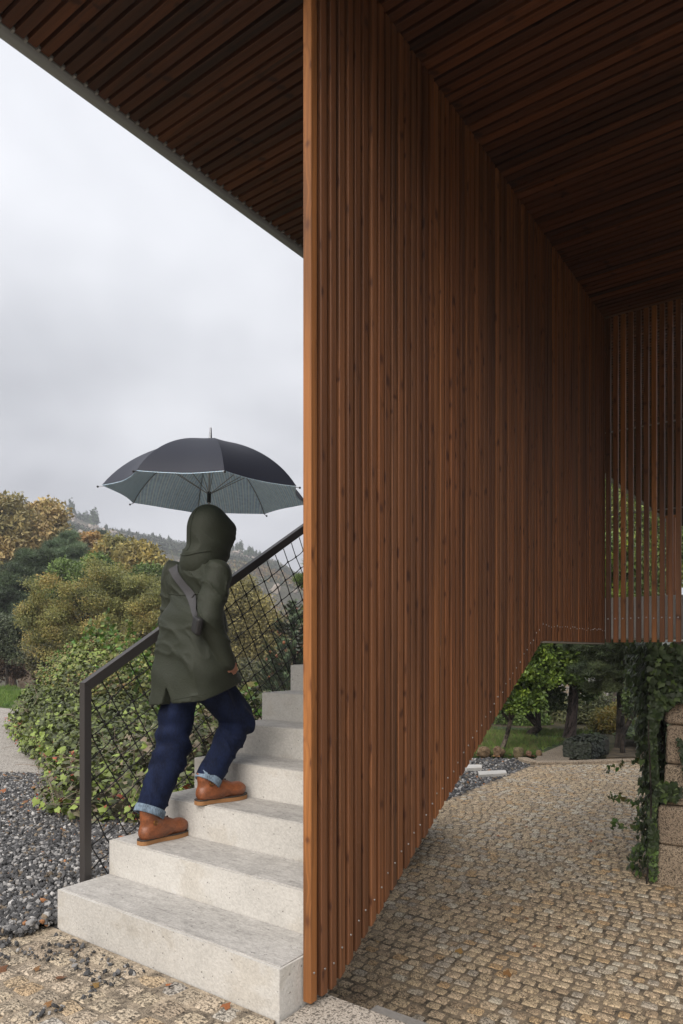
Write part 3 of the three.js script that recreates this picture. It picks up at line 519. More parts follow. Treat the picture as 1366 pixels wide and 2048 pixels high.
// ------------------------------------------------------------------ plants
const spot = (px, z) => { const x = (px - 683) / 1376 * z; return [0.809 * x - 0.588 * z, 0.588 * x + 0.809 * z]; };   // a bearing and a distance, as (R, D)
const height = (py, z) => 1.316 + (1300 - py) / 1376 * z;
function leaves(n, len, wid, seed, spread = 1, fold = 0.25) {             // a loose spray of n folded leaves within a unit ball
  const r = rand(seed), pos = [], idx = [];
  for (let i = 0; i < n; i++) {
    const dir = new THREE.Vector3(r() * 2 - 1, r() * 2 - 1, r() * 2 - 1).normalize(), c = dir.clone().multiplyScalar(spread * Math.cbrt(r()));
    const along = new THREE.Vector3(r() * 2 - 1, r() * 1.6 - 1.1, r() * 2 - 1).normalize(), up = new THREE.Vector3(r() - 0.5, 0.9, r() - 0.5).addScaledVector(dir, 0.5).normalize(), side = along.clone().cross(up).normalize(), n2 = side.clone().cross(along).normalize();
    const L = len * (0.7 + 0.6 * r()), W = wid * (0.7 + 0.6 * r()), P = (a, b, h) => c.clone().addScaledVector(along, a * L).addScaledVector(side, b * W).addScaledVector(n2, h * W);
    const a = P(-0.5, 0, 0), b = P(0.05, 0.5, fold), d = P(0.05, -0.5, fold), e = P(0.5, 0, 0.05);
    const at = pos.length / 3; idx.push(at, at + 1, at + 2, at, at + 2, at + 3); for (const q of [a, d, e, b]) pos.push(q.x, q.y, q.z);
  }
  const g = new THREE.BufferGeometry(); g.setAttribute('position', new THREE.Float32BufferAttribute(pos, 3)); g.setIndex(idx); g.computeVertexNormals(); return g;
}
function needles(n, len, wid, seed, lift = 0.3) {
  const r = rand(seed), pos = [];
  for (let i = 0; i < n; i++) {
    const d = new THREE.Vector3(r() * 2 - 1, r() * 2 - 1 + lift, r() * 2 - 1).normalize(), s = new THREE.Vector3(r() - 0.5, r() - 0.5, r() - 0.5).cross(d).normalize().multiplyScalar(wid / 2), o = new THREE.Vector3(r() - 0.5, r() - 0.5, r() - 0.5).multiplyScalar(0.5), e = o.clone().addScaledVector(d, len * (0.7 + 0.5 * r()));
    for (const q of [o.clone().sub(s), o.clone().add(s), e]) pos.push(q.x, q.y, q.z);
  }
  const g = new THREE.BufferGeometry(); g.setAttribute('position', new THREE.Float32BufferAttribute(pos, 3)); g.computeVertexNormals(); return g;
}
function ivyLeaf() {                                                      // five-lobed leaf of unit size, folded along its rib
  const out = [[0, -0.3], [0.34, -0.44], [0.46, 0.02], [0.22, 0.2], [0, 0.58], [-0.22, 0.2], [-0.46, 0.02], [-0.34, -0.44]], pos = [], idx = [];
  const P = ([x, y]) => [x, y, -Math.abs(x) * 0.28 - y * y * 0.2];
  pos.push(0, -0.12, 0.02); for (let i = 0; i < 8; i++) { pos.push(...P(out[i])); idx.push(0, 1 + i, 1 + (i + 1) % 8); }
  const g = new THREE.BufferGeometry(); g.setAttribute('position', new THREE.Float32BufferAttribute(pos, 3)); g.setIndex(idx); g.computeVertexNormals(); return g;
}
const tone = (c, f) => c.map((v) => v * f), baked = new Map();
function scatter(name, geo, mat, list, parent) {                          // list of {p, q, s, c}: baked into one mesh for a part, instanced for ground cover
  const m = new THREE.Matrix4(), c = new THREE.Color(), sc = new THREE.Vector3(), place = (e) => m.compose(e.p, e.q, typeof e.s === 'number' ? sc.setScalar(e.s) : e.s);
  if (parent === scene) {
    const mesh = shade(new THREE.InstancedMesh(geo, mat, list.length));
    list.forEach((e, i) => { mesh.setMatrixAt(i, place(e)); mesh.setColorAt(i, c.setRGB(...e.c)); });
    mesh.name = numbered(name); scene.add(mesh); return mesh;
  }
  const P = geo.attributes.position, N = geo.attributes.normal, I = geo.index, n = P.count, k = I ? I.count : n, pos = new Float32Array(list.length * n * 3), nor = new Float32Array(list.length * n * 3), col = new Float32Array(list.length * n * 3), idx = new Uint32Array(list.length * k), v = new THREE.Vector3();
  list.forEach((e, i) => {
    place(e);
    for (let j = 0; j < n; j++) { const o = (i * n + j) * 3; v.fromBufferAttribute(P, j).applyMatrix4(m).toArray(pos, o); v.fromBufferAttribute(N, j).applyQuaternion(e.q).toArray(nor, o); col.set(e.c, o); }
    for (let j = 0; j < k; j++) idx[i * k + j] = i * n + (I ? I.getX(j) : j);
  });
  const g = new THREE.BufferGeometry(); g.setAttribute('position', new THREE.BufferAttribute(pos, 3)); g.setAttribute('normal', new THREE.BufferAttribute(nor, 3)); g.setAttribute('color', new THREE.BufferAttribute(col, 3)); g.setIndex(new THREE.BufferAttribute(idx, 1));
  if (!baked.has(mat)) { const b = mat.clone(); b.vertexColors = true; baked.set(mat, b); }
  return part(name, g, baked.get(mat), parent);
}
const turned = (r) => new THREE.Quaternion().setFromEuler(new THREE.Euler(r() * 6.28, r() * 6.28, r() * 6.28));
const leant = (r, k = 0.5) => new THREE.Quaternion().setFromEuler(new THREE.Euler((r() - 0.5) * k, r() * 6.28, (r() - 0.5) * k));
// foliage through a set of ellipsoids; holes and tone patches come from noise
function crown(parent, name, { blobs, count, geo, mat, cols, size, seed, hollow = 0.4, holes = 0.36, scale = 1.2, upright = false, tint = 0.35, gain = 2.5, sprays = 22 }) {
  const r = rand(seed), list = [], w = blobs.map((b) => Math.pow(b[3] * b[4] * b[5], 0.72)), total = w.reduce((a, b) => a + b, 0); let guard = 0;
  const clumps = blobs.map((b) => { const n = Math.max(6, Math.round(sprays)), a = []; for (let k = 0; k < n; k++) { const d = new THREE.Vector3(r() * 2 - 1, r() * 1.8 - 0.8, r() * 2 - 1).normalize(), f = hollow + (1.12 - hollow) * Math.sqrt(r()); a.push([b[0] + d.x * b[3] * f, b[1] + d.y * b[4] * f, b[2] + d.z * b[5] * f, 0.6 + 0.8 * r(), r()]); } return a; });
  while (list.length < count && guard++ < count * 5) {
    let k = r() * total, i = 0; while (i < w.length - 1 && (k -= w[i]) > 0) i++;
    const b = blobs[i], cl = clumps[i][Math.floor(r() * clumps[i].length)], d = new THREE.Vector3(r() * 2 - 1, r() * 2 - 1, r() * 2 - 1), len = d.length(); if (len > 1) continue;
    const g = 0.36 * cl[3], p = new THREE.Vector3(cl[0] + d.x * b[3] * g, cl[1] + d.y * b[4] * g * 0.8, cl[2] + d.z * b[5] * g);
    if (fbm(p.x * scale + seed, p.y * scale, p.z * scale, 2) < holes) continue;
    const n = fbm(p.x * scale * 0.8 + 9, p.y * scale * 0.8 + seed, p.z * scale * 0.8, 3), q = clamp((n - 0.3) * 1.3 + (cl[4] - 0.5) * 0.6 + 0.15 + (r() - 0.5) * 0.4) * (cols.length - 1), c0 = cols[Math.floor(q)], c1 = cols[Math.min(cols.length - 1, Math.floor(q) + 1)], t = q - Math.floor(q), f = gain * (1 - tint + 2 * tint * r());
    list.push({ p, q: upright ? leant(r, 0.9) : turned(r), s: mix(size[0], size[1], r()), c: [0, 1, 2].map((j) => mix(c0[j], c1[j], t) * f) });
  }
  return scatter(name, geo, mat, list, parent);
}
const barkGrey = bark(0.11, 0.09, 0.075), barkDark = bark(0.055, 0.043, 0.035), barkRed = bark(0.13, 0.085, 0.06);
function limbs(parent, base, blobs, r0, mat, seed, bend = 0.2, forkAt = 0.45) {   // one trunk and a limb to every blob, joined into one mesh
  const r = rand(seed), list = [], top = blobs.reduce((a, b) => (b[1] > a[1] ? b : a)), fork = new THREE.Vector3(base.x + (top[0] - base.x) * 0.3 + (r() - 0.5) * bend, base.y + (top[1] - base.y) * forkAt, base.z + (top[2] - base.z) * 0.3 + (r() - 0.5) * bend);
  const mid = base.clone().lerp(fork, 0.5).add(new THREE.Vector3((r() - 0.5) * bend, 0, (r() - 0.5) * bend));
  list.push(plainer(taperedTube([base, mid, fork], (t) => r0 * (1 + 0.6 * Math.pow(1 - t, 6)) * mix(1, 0.72, t), 0, 9, 12, 0.25)));
  for (const b of blobs) {
    const end = new THREE.Vector3(b[0] + (r() - 0.5) * b[3] * 0.6, b[1] + b[4] * 0.35, b[2] + (r() - 0.5) * b[5] * 0.6), m = fork.clone().lerp(end, 0.5).add(new THREE.Vector3((r() - 0.5) * bend * 2, (r() - 0.3) * bend * 1.5, (r() - 0.5) * bend * 2));
    list.push(plainer(taperedTube([fork.clone().lerp(mid, 0.1), m, end], r0 * 0.5, r0 * 0.1, 6, 9, 0.3)));
    for (let k = 0; k < 4; k++) { const s = fork.clone().lerp(m, 0.5).lerp(end, 0.2 + 0.5 * r()), e = new THREE.Vector3(b[0] + (r() - 0.5) * b[3] * 1.9, b[1] + (r() - 0.4) * b[4] * 1.6, b[2] + (r() - 0.5) * b[5] * 1.9); list.push(plainer(taperedTube([s, s.clone().lerp(e, 0.5).add(new THREE.Vector3(0, bend * 0.4 * (r() - 0.3), 0)), e], r0 * 0.18, r0 * 0.05, 5, 5, 0.2))); }
  }
  return part('trunk', mergeGeometries(list), mat, parent);
}
const broadGeo = leaves(7, 0.66, 0.38, 1, 1.15), fineGeo = leaves(9, 0.46, 0.24, 2, 1.15), bigLeafGeo = leaves(5, 0.95, 0.48, 3, 1.1), pineGeo = needles(15, 0.95, 0.07, 4), farGeo = leaves(7, 0.9, 0.7, 6, 1, 0.1), lm = leafMat(0.85, 0.35), lmGloss = leafMat(0.5, 0.2);
const autumn = [[0.10, 0.09, 0.034], [0.15, 0.122, 0.046], [0.19, 0.145, 0.06], [0.22, 0.16, 0.07]], olive = [[0.055, 0.06, 0.018], [0.085, 0.085, 0.022], [0.12, 0.105, 0.028], [0.16, 0.115, 0.03]], fig = [[0.066, 0.074, 0.022], [0.096, 0.10, 0.028], [0.128, 0.12, 0.034], [0.165, 0.12, 0.036], [0.12, 0.118, 0.034]], pineC = [[0.018, 0.03, 0.014], [0.03, 0.048, 0.02], [0.045, 0.065, 0.028]], green = [[0.035, 0.055, 0.012], [0.06, 0.095, 0.018], [0.09, 0.13, 0.025]], blue = [[0.03, 0.05, 0.026], [0.05, 0.075, 0.04], [0.07, 0.095, 0.05]];
// a tree from its outline in elevation: list of lobes [px, py, radius in px across, up] at one distance
function tree(name, label, category, z, basePx, lobes, o) {
  const [R0, D0] = spot(basePx, z), gy = ground(R0, D0) - 0.1, t = thing(name, label, category, V(R0, gy, D0), o.group), r = rand(o.seed);
  const blobs = lobes.map(([px, py, a, b = a]) => { const zz = z + (r() - 0.5) * a / 1376 * z * 0.8, [R, D] = spot(px, zz); return [R - R0, height(py, zz) - gy, -(D - D0), a / 1376 * z, b / 1376 * z, a / 1376 * z]; });
  if (o.trunk !== 0) limbs(t, new THREE.Vector3(0, 0, 0), blobs, o.trunk ?? 0.12, o.bark ?? barkGrey, o.seed + 5, o.bend ?? 0.25, o.fork ?? 0.45);
  crown(t, 'crown', { blobs: blobs.map((b) => [b[0], b[1] + 0.12 * b[4], b[2], b[3] * 1.1, b[4] * 1.1, b[5] * 1.1]), geo: broadGeo, mat: lm, size: [0.18, 0.3], ...o });
  return t;
}

// ---- left: hillside garden
tree('autumn_tree', 'spreading low tree with dull green and orange leaves behind the ivy bank', 'tree', 20, 188, [[120, 1205, 50, 42], [170, 1185, 55, 42], [215, 1180, 50, 40], [265, 1195, 45, 40], [90, 1250, 42, 36], [150, 1245, 50, 40], [210, 1240, 55, 42], [275, 1245, 50, 42], [305, 1225, 34, 36], [120, 1290, 45, 26], [255, 1290, 50, 28], [330, 1250, 30, 40], [345, 1300, 30, 30]], { seed: 101, count: 14000, geo: fineGeo, cols: fig, size: [0.09, 0.17], trunk: 0.09, bend: 0.5, fork: 0.28, holes: 0.43, scale: 1.6, bark: barkDark });
tree('yellow_tree', 'tall tan and yellow tree at the left edge', 'tree', 46, 25, [[5, 1040, 36, 34], [35, 1042, 30, 32], [15, 1090, 45, 40], [50, 1080, 32, 38], [-30, 1030, 45, 40], [10, 1140, 45, 40]], { seed: 103, count: 5200, cols: autumn, size: [0.35, 0.6], trunk: 0.2, holes: 0.39, scale: 0.5, bark: barkDark, group: undefined });
tree('yellow_tree', 'tan topped tree second from the left, before the rocky hill', 'tree', 48, 95, [[93, 1042, 22, 26], [76, 1060, 24, 28], [106, 1066, 20, 34], [85, 1100, 34, 34], [100, 1110, 26, 32]], { seed: 104, count: 3800, cols: autumn, size: [0.35, 0.6], trunk: 0.18, holes: 0.39, scale: 0.5, bark: barkDark });
tree('oak_tree', 'rust brown round tree between the two slim dark conifers', 'tree', 52, 182, [[180, 1098, 22, 18], [170, 1115, 22, 20], [194, 1118, 20, 18], [180, 1140, 26, 22]], { seed: 105, count: 2600, cols: [[0.10, 0.075, 0.022], [0.16, 0.105, 0.03], [0.22, 0.12, 0.035]], size: [0.35, 0.55], trunk: 0.15, scale: 0.5 });
tree('yellow_green_tree', 'yellow green tree with a bright tip left of the person', 'tree', 44, 232, [[232, 1100, 18, 20], [222, 1125, 26, 26], [244, 1130, 26, 24], [232, 1158, 32, 28], [215, 1165, 26, 24]], { seed: 106, count: 3600, cols: olive, size: [0.3, 0.5], trunk: 0.15, holes: 0.39, scale: 0.55 });
tree('yellow_green_tree', 'golden feathery tree close beside the person', 'tree', 41, 288, [[280, 1122, 26, 24], [300, 1145, 28, 26], [268, 1145, 26, 28], [315, 1165, 26, 30], [285, 1175, 34, 30], [325, 1190, 24, 30]], { seed: 107, count: 4200, cols: [[0.09, 0.08, 0.022], [0.14, 0.115, 0.03], [0.19, 0.14, 0.038]], size: [0.3, 0.5], trunk: 0.14, holes: 0.39, scale: 0.55 });
const pineOpt = { gain: 2.7, geo: pineGeo, cols: pineC, trunk: 0.14, bark: barkRed, upright: true, scale: 0.9 };
tree('pine_tree', 'dark grey green pine filling the left edge', 'tree', 30, 25, [[20, 1160, 40, 26], [10, 1200, 45, 28], [45, 1185, 34, 26], [25, 1235, 50, 28], [50, 1255, 40, 26], [5, 1265, 45, 26]], { ...pineOpt, seed: 109, count: 4200, size: [0.28, 0.45] });
tree('pine_tree', 'dark pine with layered boughs right of the edge pine', 'tree', 31, 75, [[72, 1125, 24, 20], [60, 1150, 34, 22], [88, 1155, 30, 22], [70, 1185, 40, 24], [95, 1200, 32, 22], [60, 1225, 40, 24]], { ...pineOpt, seed: 110, count: 4200, size: [0.28, 0.45] });
tree('pine_tree', 'blue green young pine with a tufted top before the tan tree', 'tree', 33, 132, [[132, 1085, 16, 16], [122, 1105, 22, 18], [146, 1110, 20, 18], [130, 1132, 32, 20], [152, 1140, 22, 20], [120, 1155, 32, 20], [145, 1170, 32, 20]], { ...pineOpt, cols: blue, seed: 111, count: 4600, size: [0.26, 0.42] });
tree('conifer', 'slim dark conifer against the hill right of the tan tree', 'conifer', 78, 138, [[138, 1056, 5, 12], [138, 1070, 8, 12], [139, 1086, 10, 12], [138, 1102, 11, 14]], { ...pineOpt, seed: 112, count: 900, size: [0.5, 0.8], trunk: 0.16, hollow: 0.2 });
tree('conifer', 'slim dark conifer right of the rust brown tree', 'conifer', 80, 204, [[204, 1075, 6, 10], [203, 1088, 9, 10], [205, 1102, 11, 12], [204, 1118, 12, 14]], { ...pineOpt, seed: 113, count: 900, size: [0.5, 0.8], trunk: 0.16, hollow: 0.2 });
tree('green_shrub', 'fresh green shrub behind the orange leaved tree, its left side', 'shrub', 27, 150, [[136, 1150, 20, 22], [158, 1165, 22, 20], [118, 1175, 24, 20]], { seed: 114, count: 1900, geo: fineGeo, cols: green, size: [0.2, 0.32], trunk: 0.06 });
tree('green_shrub', 'fresh green shrub behind the orange leaved tree, in its middle', 'shrub', 28, 200, [[190, 1145, 20, 22], [208, 1160, 24, 20], [180, 1165, 20, 18]], { seed: 115, count: 1900, geo: fineGeo, cols: green, size: [0.2, 0.32], trunk: 0.06 });
tree('green_shrub', 'deep green leafy shrub touching the parka outline', 'shrub', 27, 300, [[292, 1168, 22, 24], [310, 1190, 24, 26], [280, 1185, 20, 20]], { seed: 116, count: 2200, geo: fineGeo, cols: green, size: [0.2, 0.32], trunk: 0.06 });
tree('dark_bush', 'dark grey green bush at the left edge above the lawn', 'bush', 23, 12, [[5, 1265, 32, 24], [20, 1285, 30, 26], [-15, 1290, 34, 26], [30, 1310, 24, 16]], { seed: 117, count: 2400, geo: fineGeo, cols: [[0.03, 0.04, 0.02], [0.05, 0.065, 0.03], [0.075, 0.085, 0.04]], size: [0.14, 0.24], trunk: 0.06 });
tree('dry_bush', 'brown dry bush beside the round boulder', 'bush', 25, 15, [[5, 1325, 30, 14], [38, 1332, 22, 12], [80, 1342, 30, 12], [20, 1342, 34, 10], [-30, 1330, 34, 18]], { seed: 118, count: 2200, geo: fineGeo, cols: [[0.10, 0.065, 0.04], [0.15, 0.10, 0.06]], size: [0.14, 0.24], trunk: 0, gain: 1.7 });
tree('dark_bush', 'dark tangled bush under the orange leaved tree', 'bush', 22, 120, [[100, 1310, 40, 26], [150, 1320, 40, 24], [200, 1325, 40, 24], [250, 1325, 44, 22], [310, 1320, 40, 26]], { seed: 119, count: 3200, geo: fineGeo, cols: [[0.03, 0.032, 0.012], [0.05, 0.048, 0.018], [0.09, 0.075, 0.025]], size: [0.14, 0.24], trunk: 0.05, holes: 0.3 });
tree('olive_tree', 'pale yellow green tree seen through the net right of the person', 'tree', 30, 470, [[462, 1190, 22, 24], [485, 1200, 30, 30], [515, 1225, 30, 32], [470, 1240, 40, 34], [500, 1275, 44, 36], [450, 1290, 40, 40], [535, 1270, 30, 34], [480, 1320, 50, 30], [430, 1240, 30, 40]], { seed: 120, count: 7500, geo: fineGeo, cols: [[0.08, 0.075, 0.025], [0.115, 0.10, 0.033], [0.15, 0.125, 0.045]], size: [0.2, 0.32], trunk: 0.12, holes: 0.37, scale: 0.8 });
tree('dark_bush', 'dark undergrowth below the pale tree behind the net', 'bush', 24, 500, [[450, 1350, 45, 28], [500, 1360, 45, 28], [545, 1360, 40, 28], [400, 1350, 40, 30], [590, 1350, 40, 30]], { seed: 121, count: 3000, geo: fineGeo, cols: [[0.03, 0.033, 0.013], [0.05, 0.052, 0.02], [0.085, 0.08, 0.03]], size: [0.16, 0.28], trunk: 0.05, holes: 0.3 });
tree('pine_tree', 'pine with a bright green bough reaching past the wall edge', 'tree', 17, 665, [[612, 1168, 20, 12], [640, 1150, 28, 22], [660, 1120, 30, 22], [670, 1200, 34, 24], [640, 1230, 30, 20]], { ...pineOpt, cols: green, seed: 122, count: 2600, size: [0.14, 0.24] });
{ // monkey puzzle: whorls of arms set with short overlapping spikes
  const [R0, D0] = spot(588, 16), gy = ground(R0, D0) - 0.05, t = thing('monkey_puzzle_tree', 'spiky dark green monkey puzzle tree with brown cones behind the net', 'tree', V(R0, gy, D0)), r = rand(123), arms = [], list = [], cones = [];
  const H = height(1206, 16) - gy;
  arms.push(plainer(taperedTube([new THREE.Vector3(0, 0, 0), new THREE.Vector3(0.03, H * 0.5, 0.02), new THREE.Vector3(0, H * 0.98, 0)], 0.075, 0.015, 8, 14, 0.2)));
  for (let y = 0.42; y < H; y += 0.085) {
    const f = 1 - y / H, reach = 0.10 + 1.02 * Math.pow(f, 0.75), n = 6 + Math.round(3 * f);
    for (let k = 0; k < n; k++) {
      const a = r() * 6.28, L = reach * (0.75 + 0.4 * r()), dir = new THREE.Vector3(Math.cos(a), 0, Math.sin(a)), e = dir.clone().multiplyScalar(L).setY(y + L * (0.25 + 0.25 * r())), m = dir.clone().multiplyScalar(L * 0.55).setY(y - 0.03 * L);
      const pts = [new THREE.Vector3(0, y, 0), m, e], curve = new THREE.CatmullRomCurve3(pts);
      arms.push(plainer(taperedTube(pts, 0.014, 0.008, 4, 6, 0, false)));
      for (let s = 0.25; s <= 1.0; s += 0.05 / L * 0.55) {
        const c = curve.getPoint(Math.min(1, s)), tan = curve.getTangent(Math.min(1, s)), q = new THREE.Quaternion().setFromUnitVectors(new THREE.Vector3(0, 1, 0), tan).multiply(new THREE.Quaternion().setFromEuler(new THREE.Euler(0, r() * 6.28, 0)));
        const tip = s > 0.82 ? 1.5 : 1, dry = r() < 0.03; list.push({ p: c, q, s: 0.075 * (0.8 + 0.4 * r()), c: dry ? [0.16, 0.06, 0.03] : tone([0.04 * tip, 0.066 * tip, 0.025 * tip], 0.7 + 0.7 * r()) });
      }
      if (r() < 0.07 && f > 0.12 && f < 0.75) cones.push(e);
    }
  }
  part('trunk', mergeGeometries(arms), barkDark, t);
  const spike = (() => { const g = [], r2 = rand(7); for (let i = 0; i < 7; i++) { const a = i / 7 * 6.28, d = new THREE.Vector3(Math.cos(a), 0.75, Math.sin(a)).normalize(), s = new THREE.Vector3(-Math.sin(a), 0, Math.cos(a)).multiplyScalar(0.13), e = d.clone().multiplyScalar(0.95 + 0.2 * r2()); g.push(-s.x, -s.y, -s.z, s.x, s.y, s.z, e.x, e.y, e.z); } const b = new THREE.BufferGeometry(); b.setAttribute('position', new THREE.Float32BufferAttribute(g, 3)); b.computeVertexNormals(); return b; })();
  scatter('crown', spike, lmGloss, list, t); const coneGeo = new THREE.IcosahedronGeometry(0.036, 1).scale(1, 1.25, 1), coneMat = matte(0.19, 0.075, 0.035); for (const e of cones) part('seed_cone', coneGeo, coneMat, t).position.copy(e);
}
{ // boulder by the lawn
  const g0 = new THREE.IcosahedronGeometry(0.95, 5); g0.deleteAttribute('normal'); g0.deleteAttribute('uv'); const g = mergeVertices(g0, 1e-4), P = g.attributes.position;
  for (let k = 0; k < P.count; k++) { const x = P.getX(k), y = P.getY(k), z = P.getZ(k), n = 0.5 + 1.0 * fbm(x * 1.6 + 4, y * 1.6, z * 1.6, 5); P.setXYZ(k, x * n * 0.85, y * n * 1.1, z * n * 0.85); }
  g.computeVertexNormals(); const [R, D] = spot(68, 30), o = shade(new THREE.Mesh(boxUV(g), granite(0.20, 0.165, 0.13))); o.name = numbered('boulder'); o.position.copy(V(R, ground(R, D) + 0.55, D)); tag(o, 'round mossy boulder behind the ivy bank at the left', 'boulder'); scene.add(o);
}
// ---- far hillside
{
  const r = rand(131), list = [], rocks = [];
  for (let i = 0; i < 90000 && list.length < 30000; i++) {
    const px = mix(-160, 1420, Math.pow(r(), 1.25)), z = 62 + 262 * Math.sqrt(r()), [R, D] = spot(px, z); if (px > 620 && r() < 0.6) continue;
    const cover = fbm(R * 0.028, D * 0.028, 17, 4), y = ground(R, D), f = 0.7 + 0.6 * r(); if (cover < 0.36 + 0.16 * r()) { if (r() < 0.05 && rocks.length < 420) rocks.push([R, y, D, 0.3 + 1.3 * Math.pow(r(), 2.5)]); continue; }
    const kind = fbm(R * 0.02 + 50, D * 0.02, 3, 3) + (r() - 0.5) * 0.3, c = kind > 0.66 ? [0.15, 0.10, 0.035] : kind > 0.5 ? [0.075, 0.08, 0.035] : [0.035, 0.05, 0.024], s = (0.35 + 0.9 * r() * r()) * (kind > 0.5 ? 1.0 : 1.2) * (z < 110 ? 0.8 : 1);
    list.push({ p: V(R, y + s * 0.5, D), q: leant(r, 0.6), s: new THREE.Vector3(s, s * (0.7 + 0.6 * r()), s), c: c.map((v) => v * f) });
  }
  const m = scatter('hillside_scrub', farGeo, leafMat(0.9), list, scene); tag(m, 'scrub and small trees covering the misty far hillside', 'scrub', null, 'stuff');
  const rg = new THREE.IcosahedronGeometry(1, 1), P = rg.attributes.position; for (let k = 0; k < P.count; k++) { const n = 0.7 + 0.6 * hash(Math.round(P.getX(k) * 50), Math.round(P.getY(k) * 50), Math.round(P.getZ(k) * 50)); P.setXYZ(k, P.getX(k) * n, P.getY(k) * n, P.getZ(k) * n); } rg.computeVertexNormals();
  const rm = scatter('hillside_rocks', rg, matte(1, 1, 1, 0.95), rocks.map(([R, y, D, s]) => ({ p: V(R, y + s * 0.1, D), q: turned(r), s: new THREE.Vector3(s * 1.2, s * 0.8, s), c: tone([0.26, 0.225, 0.19], 0.7 + 0.5 * r()) })), scene); tag(rm, 'pale granite outcrops scattered over the far hillside', 'rocks', null, 'stuff');
  // pale cliff boulder
  const [R, D] = spot(305, 230), o = shade(new THREE.Mesh(rg, granite(0.45, 0.37, 0.30))); o.scale.set(3.0, 3.6, 2.2); o.name = numbered('cliff_rock'); o.position.copy(V(R, height(1118, 230), D)); tag(o, 'largest pale orange rock on the hillside, left of the hood', 'rock'); scene.add(o);
  // pines along the skyline
  const proto = new THREE.Group(); tag(proto, 'small dark pine on the skyline of the far hill', 'pine', 'pines along the far skyline');
  crown(proto, 'crown', { blobs: [[0, 2.0, 0, 1.6, 1.1, 1.6], [0, 3.6, 0, 1.4, 1.1, 1.4], [0.2, 5.0, 0, 0.9, 1.1, 0.9], [0, 6.2, 0, 0.45, 0.9, 0.45]], count: 170, geo: farGeo, mat: leafMat(0.9), cols: pineC, size: [0.55, 0.95], seed: 133, holes: 0.2, scale: 0.6, hollow: 0.2 });
  part('trunk', new THREE.CylinderGeometry(0.08, 0.2, 6, 6).translate(0, 3, 0), barkDark, proto);
  const at = [[-30, 1], [8, 1.3], [14, 0.8], [70, 1.1], [96, 0.8], [124, 1.5], [143, 1.7], [157, 1.4], [172, 1.6], [178, 1.3], [189, 1.5], [212, 0.7], [226, 1.0], [243, 0.8], [258, 1.1], [274, 0.7], [306, 1.2], [313, 0.8], [320, 1.0], [338, 1.1], [352, 0.8], [368, 0.9], [466, 0.8], [474, 1.0], [481, 1.5], [490, 0.8], [498, 1.3], [505, 1.1], [512, 1.0], [519, 0.9], [527, 0.7], [556, 0.7], [574, 0.6]];
  at.forEach(([px, s], i) => { const [R2, D2] = spot(px, 306 + 16 * r()), t = i ? proto.clone() : proto; t.name = numbered('skyline_pine'); t.position.copy(V(R2, ground(R2, D2) - 0.3, D2)); if (px > 215 && px < 420) s *= 0.55; else if (px > 420) s *= 0.8;
    t.scale.set(0.7 * s * (0.7 + 0.5 * r()), 0.68 * s * (0.8 + 0.4 * r()), 0.7 * s); t.rotation.y = r() * 6; scene.add(t); });
}
// ---- ivy bank left of the stair
const ivyGeo = ivyLeaf(), ivyMat = leafMat(0.62, 0.2);
const bankLine = [[-10.3, 6.6, 0.95, 0.8], [-9.0, 6.15, 1.15, 0.95], [-7.2, 5.6, 0.98, 1.08], [-6.1, 5.15, 0.66, 1.2], [-5.2, 4.9, 0.5, 1.35], [-4.4, 4.6, 0.62, 1.5], [-3.8, 4.4, 0.42, 1.3]];
function bank(R, D) {
  let best = 0;
  for (let i = 1; i < bankLine.length; i++) {
    const a = bankLine[i - 1], b = bankLine[i], dx = b[0] - a[0], dy = b[1] - a[1], t = clamp(((R - a[0]) * dx + (D - a[1]) * dy) / (dx * dx + dy * dy)), d = Math.hypot(R - a[0] - dx * t, D - a[1] - dy * t), w = 0.1 + mix(a[3], b[3], t) * (0.82 + 0.42 * fbm(R * 1.3, D * 1.3, 6, 2));
    if (d < w) best = Math.max(best, mix(a[2], b[2], t) * Math.pow(1 - (d / w) ** 2, 0.8));
  }
  return best;
}
const bankY = (R, D) => Math.max(ground(R, D), HIGH - 0.05 - 2 * smooth(5.5, 9, D + 0.4 * (R + 4))) + bank(R, D) * (0.45 + 0.7 * fbm(R * 1.6, D * 1.6, 9, 2) + 0.42 * fbm(R * 4.2, D * 4.2, 19, 2));
